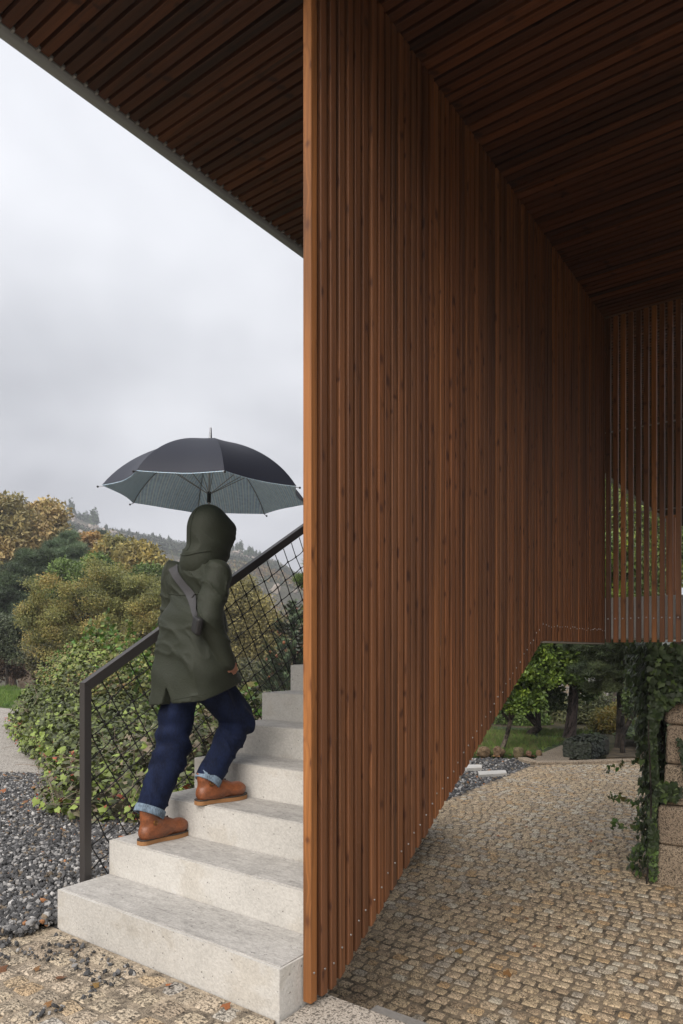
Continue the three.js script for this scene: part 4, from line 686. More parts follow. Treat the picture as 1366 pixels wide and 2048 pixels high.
{
  const hedge = thing('ivy_bank', 'overgrown bank of ivy and shrubs between the gravel and the trees', 'hedge', V(0, 0, 0)), r = rand(141), pos = [], c = 0.09;
  for (let R = -11.6; R < -3.12; R += c) for (let D = 2.6; D < 8.4; D += c) if (bank(R + c / 2, D + c / 2) > 0.04) for (const [a, e] of [[0, 0], [c, 0], [c, c], [0, 0], [c, c], [0, c]]) { const b = bank(R + a, D + e); pos.push(R + a, bankY(R + a, D + e) - 0.05 - 0.10 * Math.min(1, b * 3), -(D + e)); }
  const g0 = new THREE.BufferGeometry(); g0.setAttribute('position', new THREE.Float32BufferAttribute(pos, 3)); const g = mergeVertices(g0, 1e-4); g.computeVertexNormals();
  part('brushwood', g, matte(0.035, 0.032, 0.018, 1, { side: THREE.DoubleSide }), hedge);
  const list = [], heads = [], twigs = [];
  for (let i = 0; i < 400000 && list.length < 40000; i++) {
    const R = mix(-11.4, -3.14, Math.pow(r(), 0.8)), D = mix(2.6, 7.6, r()), b = bank(R, D); if (b < 0.02) continue;
    const y0 = bankY(R, D), e = 0.03, n = new THREE.Vector3(-(bankY(R + e, D) - bankY(R - e, D)) / (2 * e), 1, (bankY(R, D + e) - bankY(R, D - e)) / (2 * e)), steep = n.length(); if (r() > steep / 4.5) continue; n.normalize();
    if (n.z < -0.75) continue;
    const out = (Math.pow(r(), 1.3) - 0.3) * 0.24 * (0.4 + 1.2 * fbm(R * 5, D * 5, y0 * 5, 2)), y = bankY(R, D), p = V(R, y, D).addScaledVector(n, out - 0.02);
    const top = smooth(0.45, 1.0, (y - HIGH) / 1.1), dryish = smooth(-6.0, -4.9, R) * (1 - top), ty = fbm(R * 1.6, y * 2.0, D * 1.6, 3), low = 1 - smooth(0.05, 0.3, y - HIGH);
    let col = r() < 0.5 ? [0.05, 0.068, 0.017] : [0.11, 0.14, 0.034];
    if (r() < 0.30 * smooth(0.42, 0.6, ty) + 0.45 * low + 0.3 * smooth(0.8, 1.05, (y - HIGH) / 1.1)) col = [0.20, 0.27, 0.05]; else if (r() < 0.5 * top) col = [0.21, 0.225, 0.06];
    if (r() < 0.34 * dryish) col = [[0.15, 0.135, 0.08], [0.11, 0.12, 0.06], [0.19, 0.15, 0.10]][Math.floor(r() * 3)];
    if (r() < 0.05 * low) col = [0.30, 0.07, 0.03];
    const face = n.clone().multiplyScalar(0.5).add(new THREE.Vector3(r() * 1.6 - 0.8, r() * 1.1 - 0.2, r() * 1.6 - 0.8)).normalize(), q = new THREE.Quaternion().setFromUnitVectors(new THREE.Vector3(0, 0, 1), face).multiply(new THREE.Quaternion().setFromAxisAngle(new THREE.Vector3(0, 0, 1), Math.PI + (r() - 0.5) * 2.4)), f = 0.65 + 0.7 * r();
    list.push({ p, q, s: 0.022 + 0.06 * Math.pow(r(), 1.8), c: col.map((v) => v * f) });
    if (heads.length < 3600 && top > 0.3 && r() < 0.34 * smooth(0.4, 0.58, fbm(R * 1.1 + 4, D * 1.1, y, 2))) for (let k = 0; k < 3; k++) heads.push({ p: p.clone().addScaledVector(n, 0.03 + 0.05 * r()).add(new THREE.Vector3((r() - 0.5) * 0.08, (r() - 0.5) * 0.06, (r() - 0.5) * 0.08)), q: turned(r), s: 0.011 + 0.009 * r(), c: [0.17, 0.175, 0.06].map((v) => v * (0.7 + 0.6 * r())) });
    if (twigs.length < 700 && r() < 0.05 * (0.35 + dryish)) { const a = p.clone().addScaledVector(n, 0.02), d = new THREE.Vector3(r() - 0.5, (r() - 0.5) * 0.8, r() - 0.5).normalize().multiplyScalar(0.12 + 0.2 * r()), z = a.clone().add(d).addScaledVector(n, 0.04); twigs.push(plainer(taperedTube([a, a.clone().lerp(z, 0.5).add(new THREE.Vector3(0, 0.02, 0)), z], 0.003, 0.0015, 4, 3, 0, false))); }
  }
  scatter('foliage', ivyGeo, ivyMat, list, hedge); scatter('flower_heads', new THREE.IcosahedronGeometry(1, 0), leafMat(0.8), heads, hedge);
  if (twigs.length) part('dry_twigs', mergeGeometries(twigs), matte(0.22, 0.17, 0.13, 0.9), hedge);
  // upright shoots with fresh leaves along the crest
  const stems = [], fresh = [];
  for (let k = 0; k < 130; k++) {
    const t = k < 34 ? mix(0.22, 0.58, r()) : r() * 0.85, i = Math.min(5, Math.floor(t * 6)), a = bankLine[i], b = bankLine[i + 1], f = t * 6 - i, R = mix(a[0], b[0], f) + (r() - 0.5) * 0.7, D = mix(a[1], b[1], f) + (r() - 0.5) * 0.7, y = bankY(R, D) - 0.08, h = 0.16 + 0.42 * r() * (k < 60 ? 1 : 0.6), e = V(R + (r() - 0.5) * 0.12, y + h, D + (r() - 0.5) * 0.12);
    stems.push(plainer(taperedTube([V(R, y, D), V(R, y + h * 0.5, D), e], 0.005, 0.002, 4, 4, 0, false)));
    for (let q = 0; q < 12; q++) { const s = 0.2 + 0.8 * r(), p = V(R, y, D).lerp(e, s).add(new THREE.Vector3((r() - 0.5) * 0.11, (r() - 0.5) * 0.03, (r() - 0.5) * 0.11)); fresh.push({ p, q: turned(r), s: 0.045 + 0.04 * r(), c: [0.12, 0.20, 0.035].map((v) => v * (0.6 + 0.6 * r())) }); }
  }
  part('shoots', mergeGeometries(stems), matte(0.08, 0.09, 0.03), hedge); scatter('shoot_leaves', ivyGeo, ivyMat, fresh, hedge);
}
// ---- grass
function grass(name, label, test, box, y, count, seed, h, cols) {
  const r = rand(seed), list = [], blade = needles(9, 1, 0.09, 8, 1.2);
  for (let i = 0; i < count * 6 && list.length < count; i++) { const R = mix(box[0], box[1], r()), D = mix(box[2], box[3], r()); if (!test(R, D)) continue; const n = fbm(R * 1.2, D * 1.2, seed, 3); if (n < 0.34 + 0.12 * r()) continue; const f = 0.6 + 0.8 * r(), c = cols[Math.floor(r() * cols.length)]; list.push({ p: V(R, y, D), q: leant(r, 0.4), s: h * (0.5 + r()) * (0.5 + n), c: c.map((v) => v * f) }); }
  const m = scatter(name, blade, leafMat(0.6), list, scene); tag(m, label, 'grass', null, 'stuff');
}
grass('grass', 'grass and weeds of the lawn under the trees past the passage', inPoly([[-4.25, 11.6], [-5.1, 11.05], [-6.7, 10.5], [-11, 9.8], [-12, 14.8], [-4.4, 15.4], [-4.1, 13.2]]), [-12, -4, 9.8, 15.4], LOW + 0.035, 11000, 151, 0.07, [[0.11, 0.19, 0.03], [0.08, 0.13, 0.025], [0.16, 0.23, 0.045], [0.17, 0.16, 0.06]]);
grass('grass', 'bright grass of the small lawn beyond the grit path', inPoly([[-18, 8.0], [-13.6, 7.8], [-10.4, 6.5], [-9.4, 7.3], [-12, 11], [-24, 12]]), [-24, -9, 6.4, 12], 0.075, 7000, 152, 0.10, [[0.10, 0.19, 0.025], [0.08, 0.15, 0.02], [0.14, 0.20, 0.035]]);
grass('grass', 'grass of the lawn strip behind the ivy bank', inPoly([[-13.5, 9.7], [-10.2, 10.1], [-9.6, 14], [-17, 20], [-24, 17.5]]), [-24, -9.6, 9.7, 20], -0.45, 6000, 153, 0.10, [[0.09, 0.17, 0.025], [0.08, 0.14, 0.02]]);

// ---- right: trees past the passage
tree('lemon_tree', 'small tree with bright glossy leaves and several thin stems by the stones', 'tree', 12.4, 992, [[1030, 1345, 34, 26], [1062, 1322, 34, 28], [1010, 1395, 26, 24], [1045, 1408, 30, 22], [1080, 1350, 26, 26], [985, 1360, 30, 34], [1050, 1285, 36, 24]], { seed: 161, gain: 2.2, count: 3600, geo: bigLeafGeo, mat: lmGloss, cols: [[0.03, 0.05, 0.01], [0.06, 0.10, 0.016], [0.13, 0.19, 0.024], [0.17, 0.22, 0.028]], size: [0.075, 0.11], trunk: 0.05, fork: 0.35, scale: 2.4, holes: 0.37, bark: bark(0.15, 0.12, 0.09) });
tree('dark_tree', 'dark tree with a curved forking trunk left of the thick trunk', 'tree', 14.8, 1066, [[1045, 1330, 40, 30], [1085, 1360, 32, 26], [1020, 1380, 36, 26], [1070, 1300, 46, 30], [1095, 1395, 24, 16]], { seed: 162, count: 2400, geo: fineGeo, cols: [[0.025, 0.038, 0.014], [0.04, 0.058, 0.02], [0.065, 0.088, 0.028]], size: [0.15, 0.24], trunk: 0.10, fork: 0.2, bend: 0.5, scale: 1.5, bark: barkDark });
tree('magnolia_tree', 'leafy tree with a thick straight grey trunk in the middle of the lawn', 'tree', 14.1, 1137, [[1110, 1300, 40, 28], [1085, 1335, 34, 26], [1140, 1340, 38, 30], [1120, 1375, 32, 22], [1150, 1285, 44, 30], [1100, 1240, 60, 44], [1160, 1200, 60, 46], [1120, 1150, 55, 45], [1190, 1120, 60, 50], [1215, 1220, 50, 40], [1165, 1390, 22, 14]], { seed: 163, gain: 2.3, count: 8000, geo: bigLeafGeo, mat: lmGloss, cols: [[0.02, 0.034, 0.01], [0.04, 0.065, 0.014], [0.085, 0.13, 0.02], [0.13, 0.17, 0.026]], size: [0.09, 0.14], trunk: 0.125, fork: 0.42, bend: 0.08, scale: 1.6, holes: 0.40, bark: bark(0.10, 0.075, 0.07) });
tree('pine_tree', 'pine with a slim dark trunk and wispy needles right of the passage end', 'tree', 12.7, 1237, [[1200, 1305, 32, 16], [1240, 1295, 36, 18], [1180, 1340, 30, 14], [1225, 1345, 34, 16], [1200, 1375, 26, 10], [1262, 1330, 26, 18], [1170, 1290, 32, 16], [1280, 1290, 28, 20], [1250, 1230, 46, 26], [1210, 1250, 40, 24]], { ...pineOpt, cols: [[0.02, 0.032, 0.014], [0.035, 0.05, 0.02], [0.06, 0.075, 0.03]], seed: 164, count: 3400, size: [0.12, 0.2], trunk: 0.085, fork: 0.55, bend: 0.12, scale: 2.2, bark: barkDark });
tree('ivy_clad_tree', 'thin leaning ivy clad stem between the pine and the granite pier', 'tree', 12.1, 1247, [[1262, 1420, 10, 30], [1268, 1370, 12, 34], [1275, 1320, 14, 30], [1280, 1280, 18, 24]], { seed: 165, count: 800, geo: bigLeafGeo, mat: lmGloss, cols: [[0.014, 0.022, 0.008], [0.025, 0.04, 0.012], [0.05, 0.075, 0.018]], size: [0.06, 0.1], trunk: 0.045, scale: 3, holes: 0.3, bark: barkDark });
tree('yellow_green_tree', 'tall yellow green tree seen through the screen slats', 'tree', 19, 1235, [[1210, 1000, 50, 46], [1250, 1060, 55, 46], [1215, 1110, 55, 46], [1285, 1090, 50, 42], [1180, 1050, 50, 46], [1320, 1130, 50, 42], [1250, 1150, 55, 44], [1340, 1080, 45, 40]], { seed: 166, count: 6500, sprays: 30, geo: fineGeo, cols: [[0.04, 0.06, 0.014], [0.07, 0.095, 0.018], [0.115, 0.125, 0.026], [0.15, 0.14, 0.03]], size: [0.18, 0.3], trunk: 0.12, scale: 0.9, holes: 0.41 });
tree('green_tree', 'green tree farther behind the screen, filling its gaps', 'tree', 22, 1300, [[1200, 1050, 60, 60], [1270, 1030, 60, 55], [1340, 1080, 60, 55], [1230, 1130, 60, 50], [1310, 1150, 60, 50], [1180, 1150, 60, 50]], { seed: 167, count: 4500, sprays: 30, geo: fineGeo, cols: green, size: [0.24, 0.38], trunk: 0.12, scale: 0.9, holes: 0.46 });
for (const [px, z, lobes, seed, label, cols] of [
  [1010, 18, [[985, 1450, 30, 26], [1020, 1440, 34, 30], [1050, 1455, 30, 24]], 171, 'olive green bush behind the lemon tree stems', green],
  [1100, 19, [[1080, 1455, 30, 22], [1110, 1440, 32, 26], [1095, 1420, 30, 24]], 172, 'grey green bush between the curved and the thick trunk', [[0.05, 0.055, 0.022], [0.085, 0.09, 0.035], [0.13, 0.12, 0.05]]],
  [1185, 18, [[1170, 1440, 26, 20], [1200, 1455, 28, 18], [1190, 1420, 28, 16]], 173, 'feathery bush in the gap right of the thick trunk', [[0.035, 0.042, 0.016], [0.06, 0.068, 0.025], [0.10, 0.10, 0.04]]],
  [1225, 16, [[1220, 1450, 22, 18], [1255, 1445, 24, 24]], 174, 'yellowish low bush beside the pine trunk', [[0.07, 0.07, 0.02], [0.12, 0.11, 0.03], [0.2, 0.13, 0.03]]],
]) tree('bush', label, 'bush', z, px, lobes, { seed, count: 1100, geo: fineGeo, cols, size: [0.14, 0.24], trunk: 0.03, fork: 0.3, bend: 0.4, scale: 1.8, holes: 0.42 });
{ // clipped ivy box and the ivy mat at the bank
  const r = rand(181), list = [], box = thing('ivy_box', 'low dark ivy covered block at the end of the cobbles', 'hedge', V(-3.58, LOW, 12.15));
  part('block', boxUV(new RoundedBoxGeometry(0.42, 0.30, 1.0, 2, 0.04).rotateY(-0.12).translate(0, 0.15, 0)), matte(0.05, 0.048, 0.04), box);
  for (let i = 0; i < 1500; i++) { const f = r(); let p, n; if (f < 0.45) { p = [(r() - 0.5) * 0.42, 0.31 + 0.04 * r(), (r() - 0.5)]; n = [0, 1, 0]; } else if (f < 0.75) { p = [(r() - 0.5) * 0.42, 0.05 + r() * 0.26, 0.51 + 0.04 * r()]; n = [0, 0.3, 1]; } else { p = [0.22 + 0.03 * r(), 0.05 + r() * 0.26, (r() - 0.5)]; n = [1, 0.3, 0]; } const v = new THREE.Vector3(...n).add(new THREE.Vector3(r() - 0.5, r() - 0.3, r() - 0.5)).normalize(), k = 0.6 + 0.8 * r(); list.push({ p: new THREE.Vector3(...p), q: new THREE.Quaternion().setFromUnitVectors(new THREE.Vector3(0, 0, 1), v), s: 0.05 + 0.04 * r(), c: [0.014 * k, 0.023 * k, 0.008 * k] }); }
  scatter('ivy_leaves', ivyGeo, ivyMat, list, box);
  const mat = []; for (let i = 0; i < 4200; i++) { const R = mix(-3.5, -1.6, r()), D = mix(12.5, 15.5, r()); if (D < 12.6 + 0.7 * (-2.2 - R)) continue; const y = LOW + 0.06 + 0.28 * fbm(R * 2, D * 2, 3, 2) * smooth(12.5, 13.4, D) + 0.1 * r(), k = 0.6 + 0.9 * r(); mat.push({ p: V(R, y, D), q: new THREE.Quaternion().setFromUnitVectors(new THREE.Vector3(0, 0, 1), new THREE.Vector3(r() - 0.5, 1, r() - 0.2).normalize()), s: 0.06 + 0.05 * r(), c: (r() < 0.25 ? [0.10, 0.15, 0.03] : [0.04, 0.065, 0.018]).map((v) => v * k) }); }
  const m = scatter('ground_ivy', ivyGeo, ivyMat, mat, scene); tag(m, 'ivy spreading over the earth bank at the foot of the pine', 'ground cover', null, 'stuff');
}
{ // ivy hanging over the left corner of the pier
  const iv = thing('climbing_ivy', 'dark ivy climbing the left corner of the granite pier', 'ivy', V(0, 0, 0)), r = rand(191), list = [], stems = [];
  for (let i = 0; i < 5200; i++) {
    const y = mix(LOW + 0.03, 1.37, Math.pow(r(), 0.85)), k = (y - LOW) / (1.37 - LOW), bulge = 0.10 + 0.07 * fbm(y * 2.5, 3, 1, 2) + 0.10 * smooth(0.45, 0.95, k) + 0.10 * (1 - smooth(0.02, 0.16, k));
    const side = r() < 0.6; let p, n;
    if (side) { p = [-1.2 - bulge * Math.pow(r(), 0.6), y, 5.90 + 0.75 * r()]; n = new THREE.Vector3(-1, 0.2, 0.6); }
    else { const reach = 0.005 + 0.03 * noise3(y * 6, 1, 2) + 0.62 * Math.pow(smooth(0.56, 0.98, k), 1.5) * (0.6 + 0.6 * noise3(y * 5, 7, 3)); p = [-1.225 + reach * r() + 0.06 * (k > 0.35 && k < 0.42 ? r() * 3 : 0), y, 5.895 - 0.05 * r() - 0.10 * smooth(0.5, 1, k) * r()]; n = new THREE.Vector3(-0.2, 0.25, 1); }
    n.add(new THREE.Vector3(r() - 0.5, r() - 0.5, r() - 0.5).multiplyScalar(1.2)).normalize(); const f = 0.6 + 0.8 * r(), c = k < 0.14 && r() < 0.6 ? [0.085, 0.15, 0.03] : r() < 0.14 ? [0.075, 0.12, 0.028] : [0.03, 0.052, 0.016];
    list.push({ p: V(...p), q: new THREE.Quaternion().setFromUnitVectors(new THREE.Vector3(0, 0, 1), n).multiply(new THREE.Quaternion().setFromAxisAngle(new THREE.Vector3(0, 0, 1), Math.PI + (r() - 0.5) * 2)), s: 0.038 + 0.035 * r(), c: c.map((v) => v * f) });
  }
  for (let k = 0; k < 9; k++) { const d = 5.86 + 0.08 * k, pts = []; for (let y = LOW; y < 1.36; y += 0.3) pts.push(V(-1.215 + (r() - 0.5) * 0.05 - 0.02, y, d + (r() - 0.5) * 0.08)); stems.push(plainer(taperedTube(pts, 0.008, 0.004, 5, 14, 0.3))); }
  // two loose sprays reaching into the passage, one tendril down the face
  for (const [y0, len, dy] of [[0.42, 0.30, -0.10], [0.05, 0.28, 0.05], [-0.12, 0.26, -0.02]]) for (let i = 0; i < 26; i++) { const t = r(); list.push({ p: V(-1.3 - len * t, y0 + dy * t + (r() - 0.5) * 0.06, 5.98 + (r() - 0.5) * 0.1), q: turned(r), s: 0.035 + 0.025 * r(), c: [0.07, 0.115, 0.026].map((v) => v * (0.6 + 0.7 * r())) }); }
  for (let i = 0; i < 46; i++) { const t = i / 46; list.push({ p: V(-1.02 + 0.10 * t + (r() - 0.5) * 0.03, 0.62 - 0.5 * t, 5.885), q: new THREE.Quaternion().setFromUnitVectors(new THREE.Vector3(0, 0, 1), new THREE.Vector3(r() - 0.5, r() - 0.3, 1).normalize()), s: 0.03 + 0.02 * r(), c: [0.025, 0.045, 0.014] }); }
  part('stems', mergeGeometries(stems), barkDark, iv); scatter('ivy_leaves', ivyGeo, ivyMat, list, iv);
}
{ // fallen leaves
  const r = rand(197), list = [], add = (R, D, y, c) => list.push({ p: V(R, y, D), q: new THREE.Quaternion().setFromUnitVectors(new THREE.Vector3(0, 0, 1), new THREE.Vector3((r() - 0.5) * 0.8, 1, (r() - 0.5) * 0.8).normalize()), s: 0.03 + 0.03 * r(), c: tone(c, 0.6 + 0.7 * r()) });
  const rust = [[0.30, 0.10, 0.03], [0.24, 0.12, 0.04], [0.14, 0.06, 0.025], [0.33, 0.2, 0.06]];
  for (let i = 0; i < 60; i++) { const R = mix(-6.6, -3.3, r()); add(R, mix(2.5, 3.6, r()) + 0.1 * (-3 - R), HIGH + 0.02, rust[i % 4]); }
  for (let i = 0; i < 46; i++) add(mix(-3.2, 0.6, r()), mix(3, 11.5, Math.pow(r(), 0.8)), LOW + 0.014, rust[i % 4]);
  for (let i = 0; i < 90; i++) { const t = r(); add(mix(-6.2, -4.2, t) + (r() - 0.5) * 0.2, mix(10.5, 11.5, t) + (r() - 0.5) * 0.25, LOW + 0.04, rust[i % 4]); }
  for (let i = 0; i < 7; i++) add(mix(-2.9, -1.7, r()), mix(1.4, 1.8, r()), 0.012, rust[i % 4]);
  const m = scatter('fallen_leaves', ivyGeo, leafMat(0.7), list, scene); tag(m, 'brown and rust fallen leaves scattered on gravel and cobbles', 'leaves', null, 'stuff');
}

// ------------------------------------------------------------------ person climbing the stair
const person = thing('person', 'person in a dark olive hooded parka and rolled jeans climbing the stair', 'person', V(0, 0, 0));
const HIPL = [-2.795, 1.17, 2.42], KNEEL = [-2.815, 0.80, 2.375], ANKL = [-2.80, 0.515, 2.222], HIPR = [-2.63, 1.17, 2.44], KNEER = [-2.63, 0.945, 2.68], ANKR = [-2.64, 0.655, 2.468];
const SHL = [-2.90, 1.725, 2.47], ELL = [-2.932, 1.455, 2.475], WRL = [-2.885, 1.49, 2.67], SHR = [-2.562, 1.705, 2.455], ELR = [-2.525, 1.47, 2.362], WRR = [-2.505, 1.295, 2.43], NECK = [-2.70, 1.78, 2.50], HEAD = [-2.668, 1.925, 2.515];
const wrinkle = (p, k, s) => (fbm(p[0] * s + 3, p[1] * s * 1.5 + p[0] * s * 0.8, p[2] * s, 3) - 0.5) * k;
// one hand as a distance: palm and five fingers that curl; axes: along (wrist to knuckles), across (to the thumb side), out (back of the hand)
function handSDF(w, along, across, out, curl, grip) {
  const P = (a, b, c) => [w[0] + along[0] * a + across[0] * b + out[0] * c, w[1] + along[1] * a + across[1] * b + out[1] * c, w[2] + along[2] * a + across[2] * b + out[2] * c], bones = [];
  for (let f = 0; f < 4; f++) {
    const b = 0.028 - f * 0.0185, L = [0.072, 0.08, 0.074, 0.058][f], k0 = P(0.092 - (f === 3 ? 0.008 : 0), b, 0.004); let p = k0, ang = curl[0]; const seg = [0.46, 0.3, 0.24];
    let a = 0.092 - (f === 3 ? 0.008 : 0), c = 0.004; for (let s = 0; s < 3; s++) { a += Math.cos(ang) * L * seg[s]; c -= Math.sin(ang) * L * seg[s]; const q = P(a, b * (1 - 0.06 * s), c); bones.push([p, q, 0.0092 - 0.001 * s, 0.0085 - 0.001 * s]); p = q; ang += curl[1]; }
    bones.push([P(0.015, b * 0.7, 0), k0, 0.0125, 0.0105]);
  }
  const t0 = P(0.022, 0.026, -0.004), t1 = P(0.05, 0.05, -0.014 - 0.01 * grip), t2 = P(0.074, 0.05 - 0.018 * grip, -0.026 - 0.02 * grip), t3 = P(0.092, 0.044 - 0.03 * grip, -0.032 - 0.024 * grip);
  bones.push([t0, t1, 0.015, 0.0115], [t1, t2, 0.011, 0.0095], [t2, t3, 0.0095, 0.008], [P(-0.05, 0, 0), P(0.012, 0, 0), 0.026, 0.024]);
  return (p) => bones.reduce((d, b) => smin(d, cone(p, b[0], b[1], b[2], b[3]), 0.008), 1);
}
const norm3 = (v) => { const l = Math.hypot(...v); return v.map((x) => x / l); }, cross3 = (a, b) => [a[1] * b[2] - a[2] * b[1], a[2] * b[0] - a[0] * b[2], a[0] * b[1] - a[1] * b[0]];
{
  // the body itself: one surface, with head, hands and legs
  const bodySDF = (p) => {
    let d = smin(cone(p, [-2.71, 1.20, 2.46], [-2.71, 1.55, 2.49], 0.085, 0.085), cone(p, [-2.83, 1.69, 2.48], [-2.58, 1.69, 2.47], 0.05, 0.05), 0.05);
    d = smin(d, cone(p, NECK, HEAD, 0.052, 0.05), 0.05);
    let h = ball(p, [HEAD[0], HEAD[1] + 0.02, HEAD[2]], 0.072, 0.096, 0.088); h = smin(h, ball(p, [HEAD[0], HEAD[1] - 0.05, HEAD[2] + 0.045], 0.05, 0.055, 0.05), 0.05);   // skull and jaw
    h = smin(h, cone(p, [HEAD[0], HEAD[1] + 0.02, HEAD[2] + 0.088], [HEAD[0], HEAD[1] - 0.018, HEAD[2] + 0.104], 0.009, 0.014), 0.015);                                  // nose
    h = smin(h, ball(p, [HEAD[0], HEAD[1] - 0.052, HEAD[2] + 0.09], 0.022, 0.008, 0.01), 0.01);
    for (const s of [-1, 1]) { h = Math.max(h, -ball(p, [HEAD[0] + s * 0.03, HEAD[1] + 0.02, HEAD[2] + 0.097], 0.017, 0.011, 0.014)); h = smin(h, ball(p, [HEAD[0] + s * 0.03, HEAD[1] + 0.02, HEAD[2] + 0.08], 0.012, 0.012, 0.012), 0.004); h = smin(h, ball(p, [HEAD[0] + s * 0.078, HEAD[1], HEAD[2] - 0.01], 0.011, 0.03, 0.018), 0.01); }
    d = smin(d, h, 0.03);
    for (const [a, b, c] of [[SHL, ELL, WRL], [SHR, ELR, WRR]]) d = smin(d, smin(cone(p, a, b, 0.046, 0.036), cone(p, b, c, 0.036, 0.025), 0.02), 0.03);
    for (const [a, b, c] of [[HIPL, KNEEL, ANKL], [HIPR, KNEER, ANKR]]) d = smin(d, smin(cone(p, a, b, 0.072, 0.048), cone(p, b, c, 0.048, 0.034), 0.02), 0.04);
    return d;
  };
  const aR = norm3([0.05, -0.75, 0.62]), oR = norm3([0.98, 0.05, -0.05]), xR = norm3(cross3(aR, oR));
  const handR = march(handSDF(WRR, aR, xR, oR, [0.35, 0.5], 0.3), [WRR[0] + aR[0] * 0.06, WRR[1] + aR[1] * 0.06, WRR[2] + aR[2] * 0.06], 0.13, 0.0032);
  const aL = norm3([-0.15, 0.25, 0.95]), xL = norm3([0.1, 0.97, -0.25]), oL = norm3(cross3(aL, xL));
  const handL = march(handSDF(WRL, aL, xL, oL[0] > 0 ? oL.map((v) => -v) : oL, [0.9, 0.95], 1), [WRL[0], WRL[1], WRL[2] + 0.06], 0.13, 0.0032);
  part('body', merged([march(bodySDF, [-2.7, 1.25, 2.45], 0.86, 0.013), handR, handL]), new THREE.MeshPhysicalMaterial({ color: new THREE.Color().setRGB(0.42, 0.19, 0.115), roughness: 0.6, sheen: 0.1 }), person);

  // fabrics
  const weave = texture(256, 256, (u, v) => g3(0.5 + 0.25 * Math.sin(u * 6.283 * 64) * Math.sin(v * 6.283 * 64) + 0.5 * (pn(u, v, 30, 30, 1) - 0.5)), false, [6, 6]);
  const clothTone = texture(256, 256, (u, v) => g3(toS(clamp(0.62 + 0.5 * (pn(u, v, 6, 6, 1) - 0.5) + 0.35 * (pn(u, v, 24, 24, 2) - 0.5) + 0.3 * (pn(u, v, 90, 90, 3) - 0.5)))), true, [2.2, 2.2]);
  const parkaTone = texture(256, 256, (u, v) => g3(toS(clamp(0.8 + 0.14 * (pn(u, v, 9, 9, 1) - 0.5) + 0.16 * (pn(u, v, 120, 120, 3) - 0.5)))), true, [3, 3]);
  const parkaMat = new THREE.MeshPhysicalMaterial({ specularIntensity: 0.5, color: new THREE.Color().setRGB(0.034, 0.040, 0.028), map: parkaTone, roughness: 0.62, sheen: 0.25, sheenRoughness: 0.6, sheenColor: new THREE.Color(0.12, 0.13, 0.1), bumpMap: weave, bumpScale: 0.0014, side: THREE.DoubleSide });
  const denim = texture(256, 256, (u, v) => { const k = 0.7 + 0.3 * Math.sin((u + v) * 6.283 * 56) * 0.5 + 0.5 * (pn(u, v, 8, 4, 1) - 0.5) + 0.5 * (pn(u, v, 70, 30, 2) - 0.5); return [k * 0.92, k * 0.97, k].map((c) => toS(clamp(c))); }, true, [4, 4]);
  const jeansMat = new THREE.MeshPhysicalMaterial({ specularIntensity: 0.35, color: new THREE.Color().setRGB(0.010, 0.017, 0.050), map: denim, roughness: 0.85, bumpMap: weave, bumpScale: 0.0008 }), cuffMat = new THREE.MeshStandardMaterial({ color: new THREE.Color().setRGB(0.22, 0.29, 0.37), map: denim, roughness: 0.9 });

  // parka: torso and sleeves, cut by the hem, with the vent at the back
  const hem = (p) => 1.028 + 0.34 * Math.max(0, p[2] - 2.33) + 0.10 * (p[0] + 2.9);
  const crease = (p, s, w) => { const e = p[0] * 0.75 + p[2] * 0.65, q = (e * 0.75 - p[1] * 0.66) * s * 0.3, n = noise3(q + 1.5 * noise3(q, p[1] * 4, 5), (p[1] * 0.75 + e * 0.66) * s + 1.4 * noise3(q * 2, p[1] * 3, 8), w), m = 1 - Math.abs(2 * n - 1); return m * m * m * m; };   // soft ridges that run mostly across the body
  const coat = (p) => {
    let d = smin(cone(p, [-2.815, 0.95, 2.40], [-2.795, 1.45, 2.44], 0.145, 0.120), cone(p, [-2.635, 0.95, 2.41], [-2.645, 1.45, 2.44], 0.128, 0.115), 0.10);
    d = smin(d, cone(p, [-2.835, 1.69, 2.465], [-2.605, 1.685, 2.46], 0.080, 0.072), 0.14);
    d = smin(d, cone(p, [-2.63, 1.22, 2.46], [-2.615, 1.06, 2.60], 0.11, 0.105), 0.10);
    d = smin(d, cone(p, [-2.70, 1.74, 2.47], [-2.69, 1.82, 2.49], 0.07, 0.065), 0.06);
    d += wrinkle(p, 0.014, 4) - 0.010 * crease(p, 10, 1) * smooth(1.0, 1.25, p[1]) - 0.007 * crease(p, 18, 4);
    let s = smin(smin(cone(p, SHL, ELL, 0.070, 0.060), cone(p, ELL, WRL, 0.060, 0.046), 0.03), smin(cone(p, SHR, ELR, 0.068, 0.060), cone(p, ELR, [WRR[0], WRR[1] - 0.035, WRR[2] + 0.028], 0.060, 0.047), 0.03), 0.01);
    s += wrinkle(p, 0.010, 8) - 0.012 * crease([p[0], p[1], p[2]], 16, 2);
    d = smin(d, s, 0.008);
    const vent = Math.max(Math.abs(p[0] + 2.735 + 0.1 * (p[1] - 1.05)) - (0.004 + 0.34 * Math.max(0, 1.125 - p[1])), p[1] - 1.125, p[2] - 2.40);
    return Math.max(d, (hem(p) - p[1]) * 0.9, -vent, -Math.max(cone(p, [-2.72, 0.9, 2.43], [-2.71, 1.08, 2.44], 0.12, 0.10), p[1] - 1.10));
  };
  part('parka', march(coat, [-2.71, 1.43, 2.46], 0.56, 0.0072), parkaMat, person);
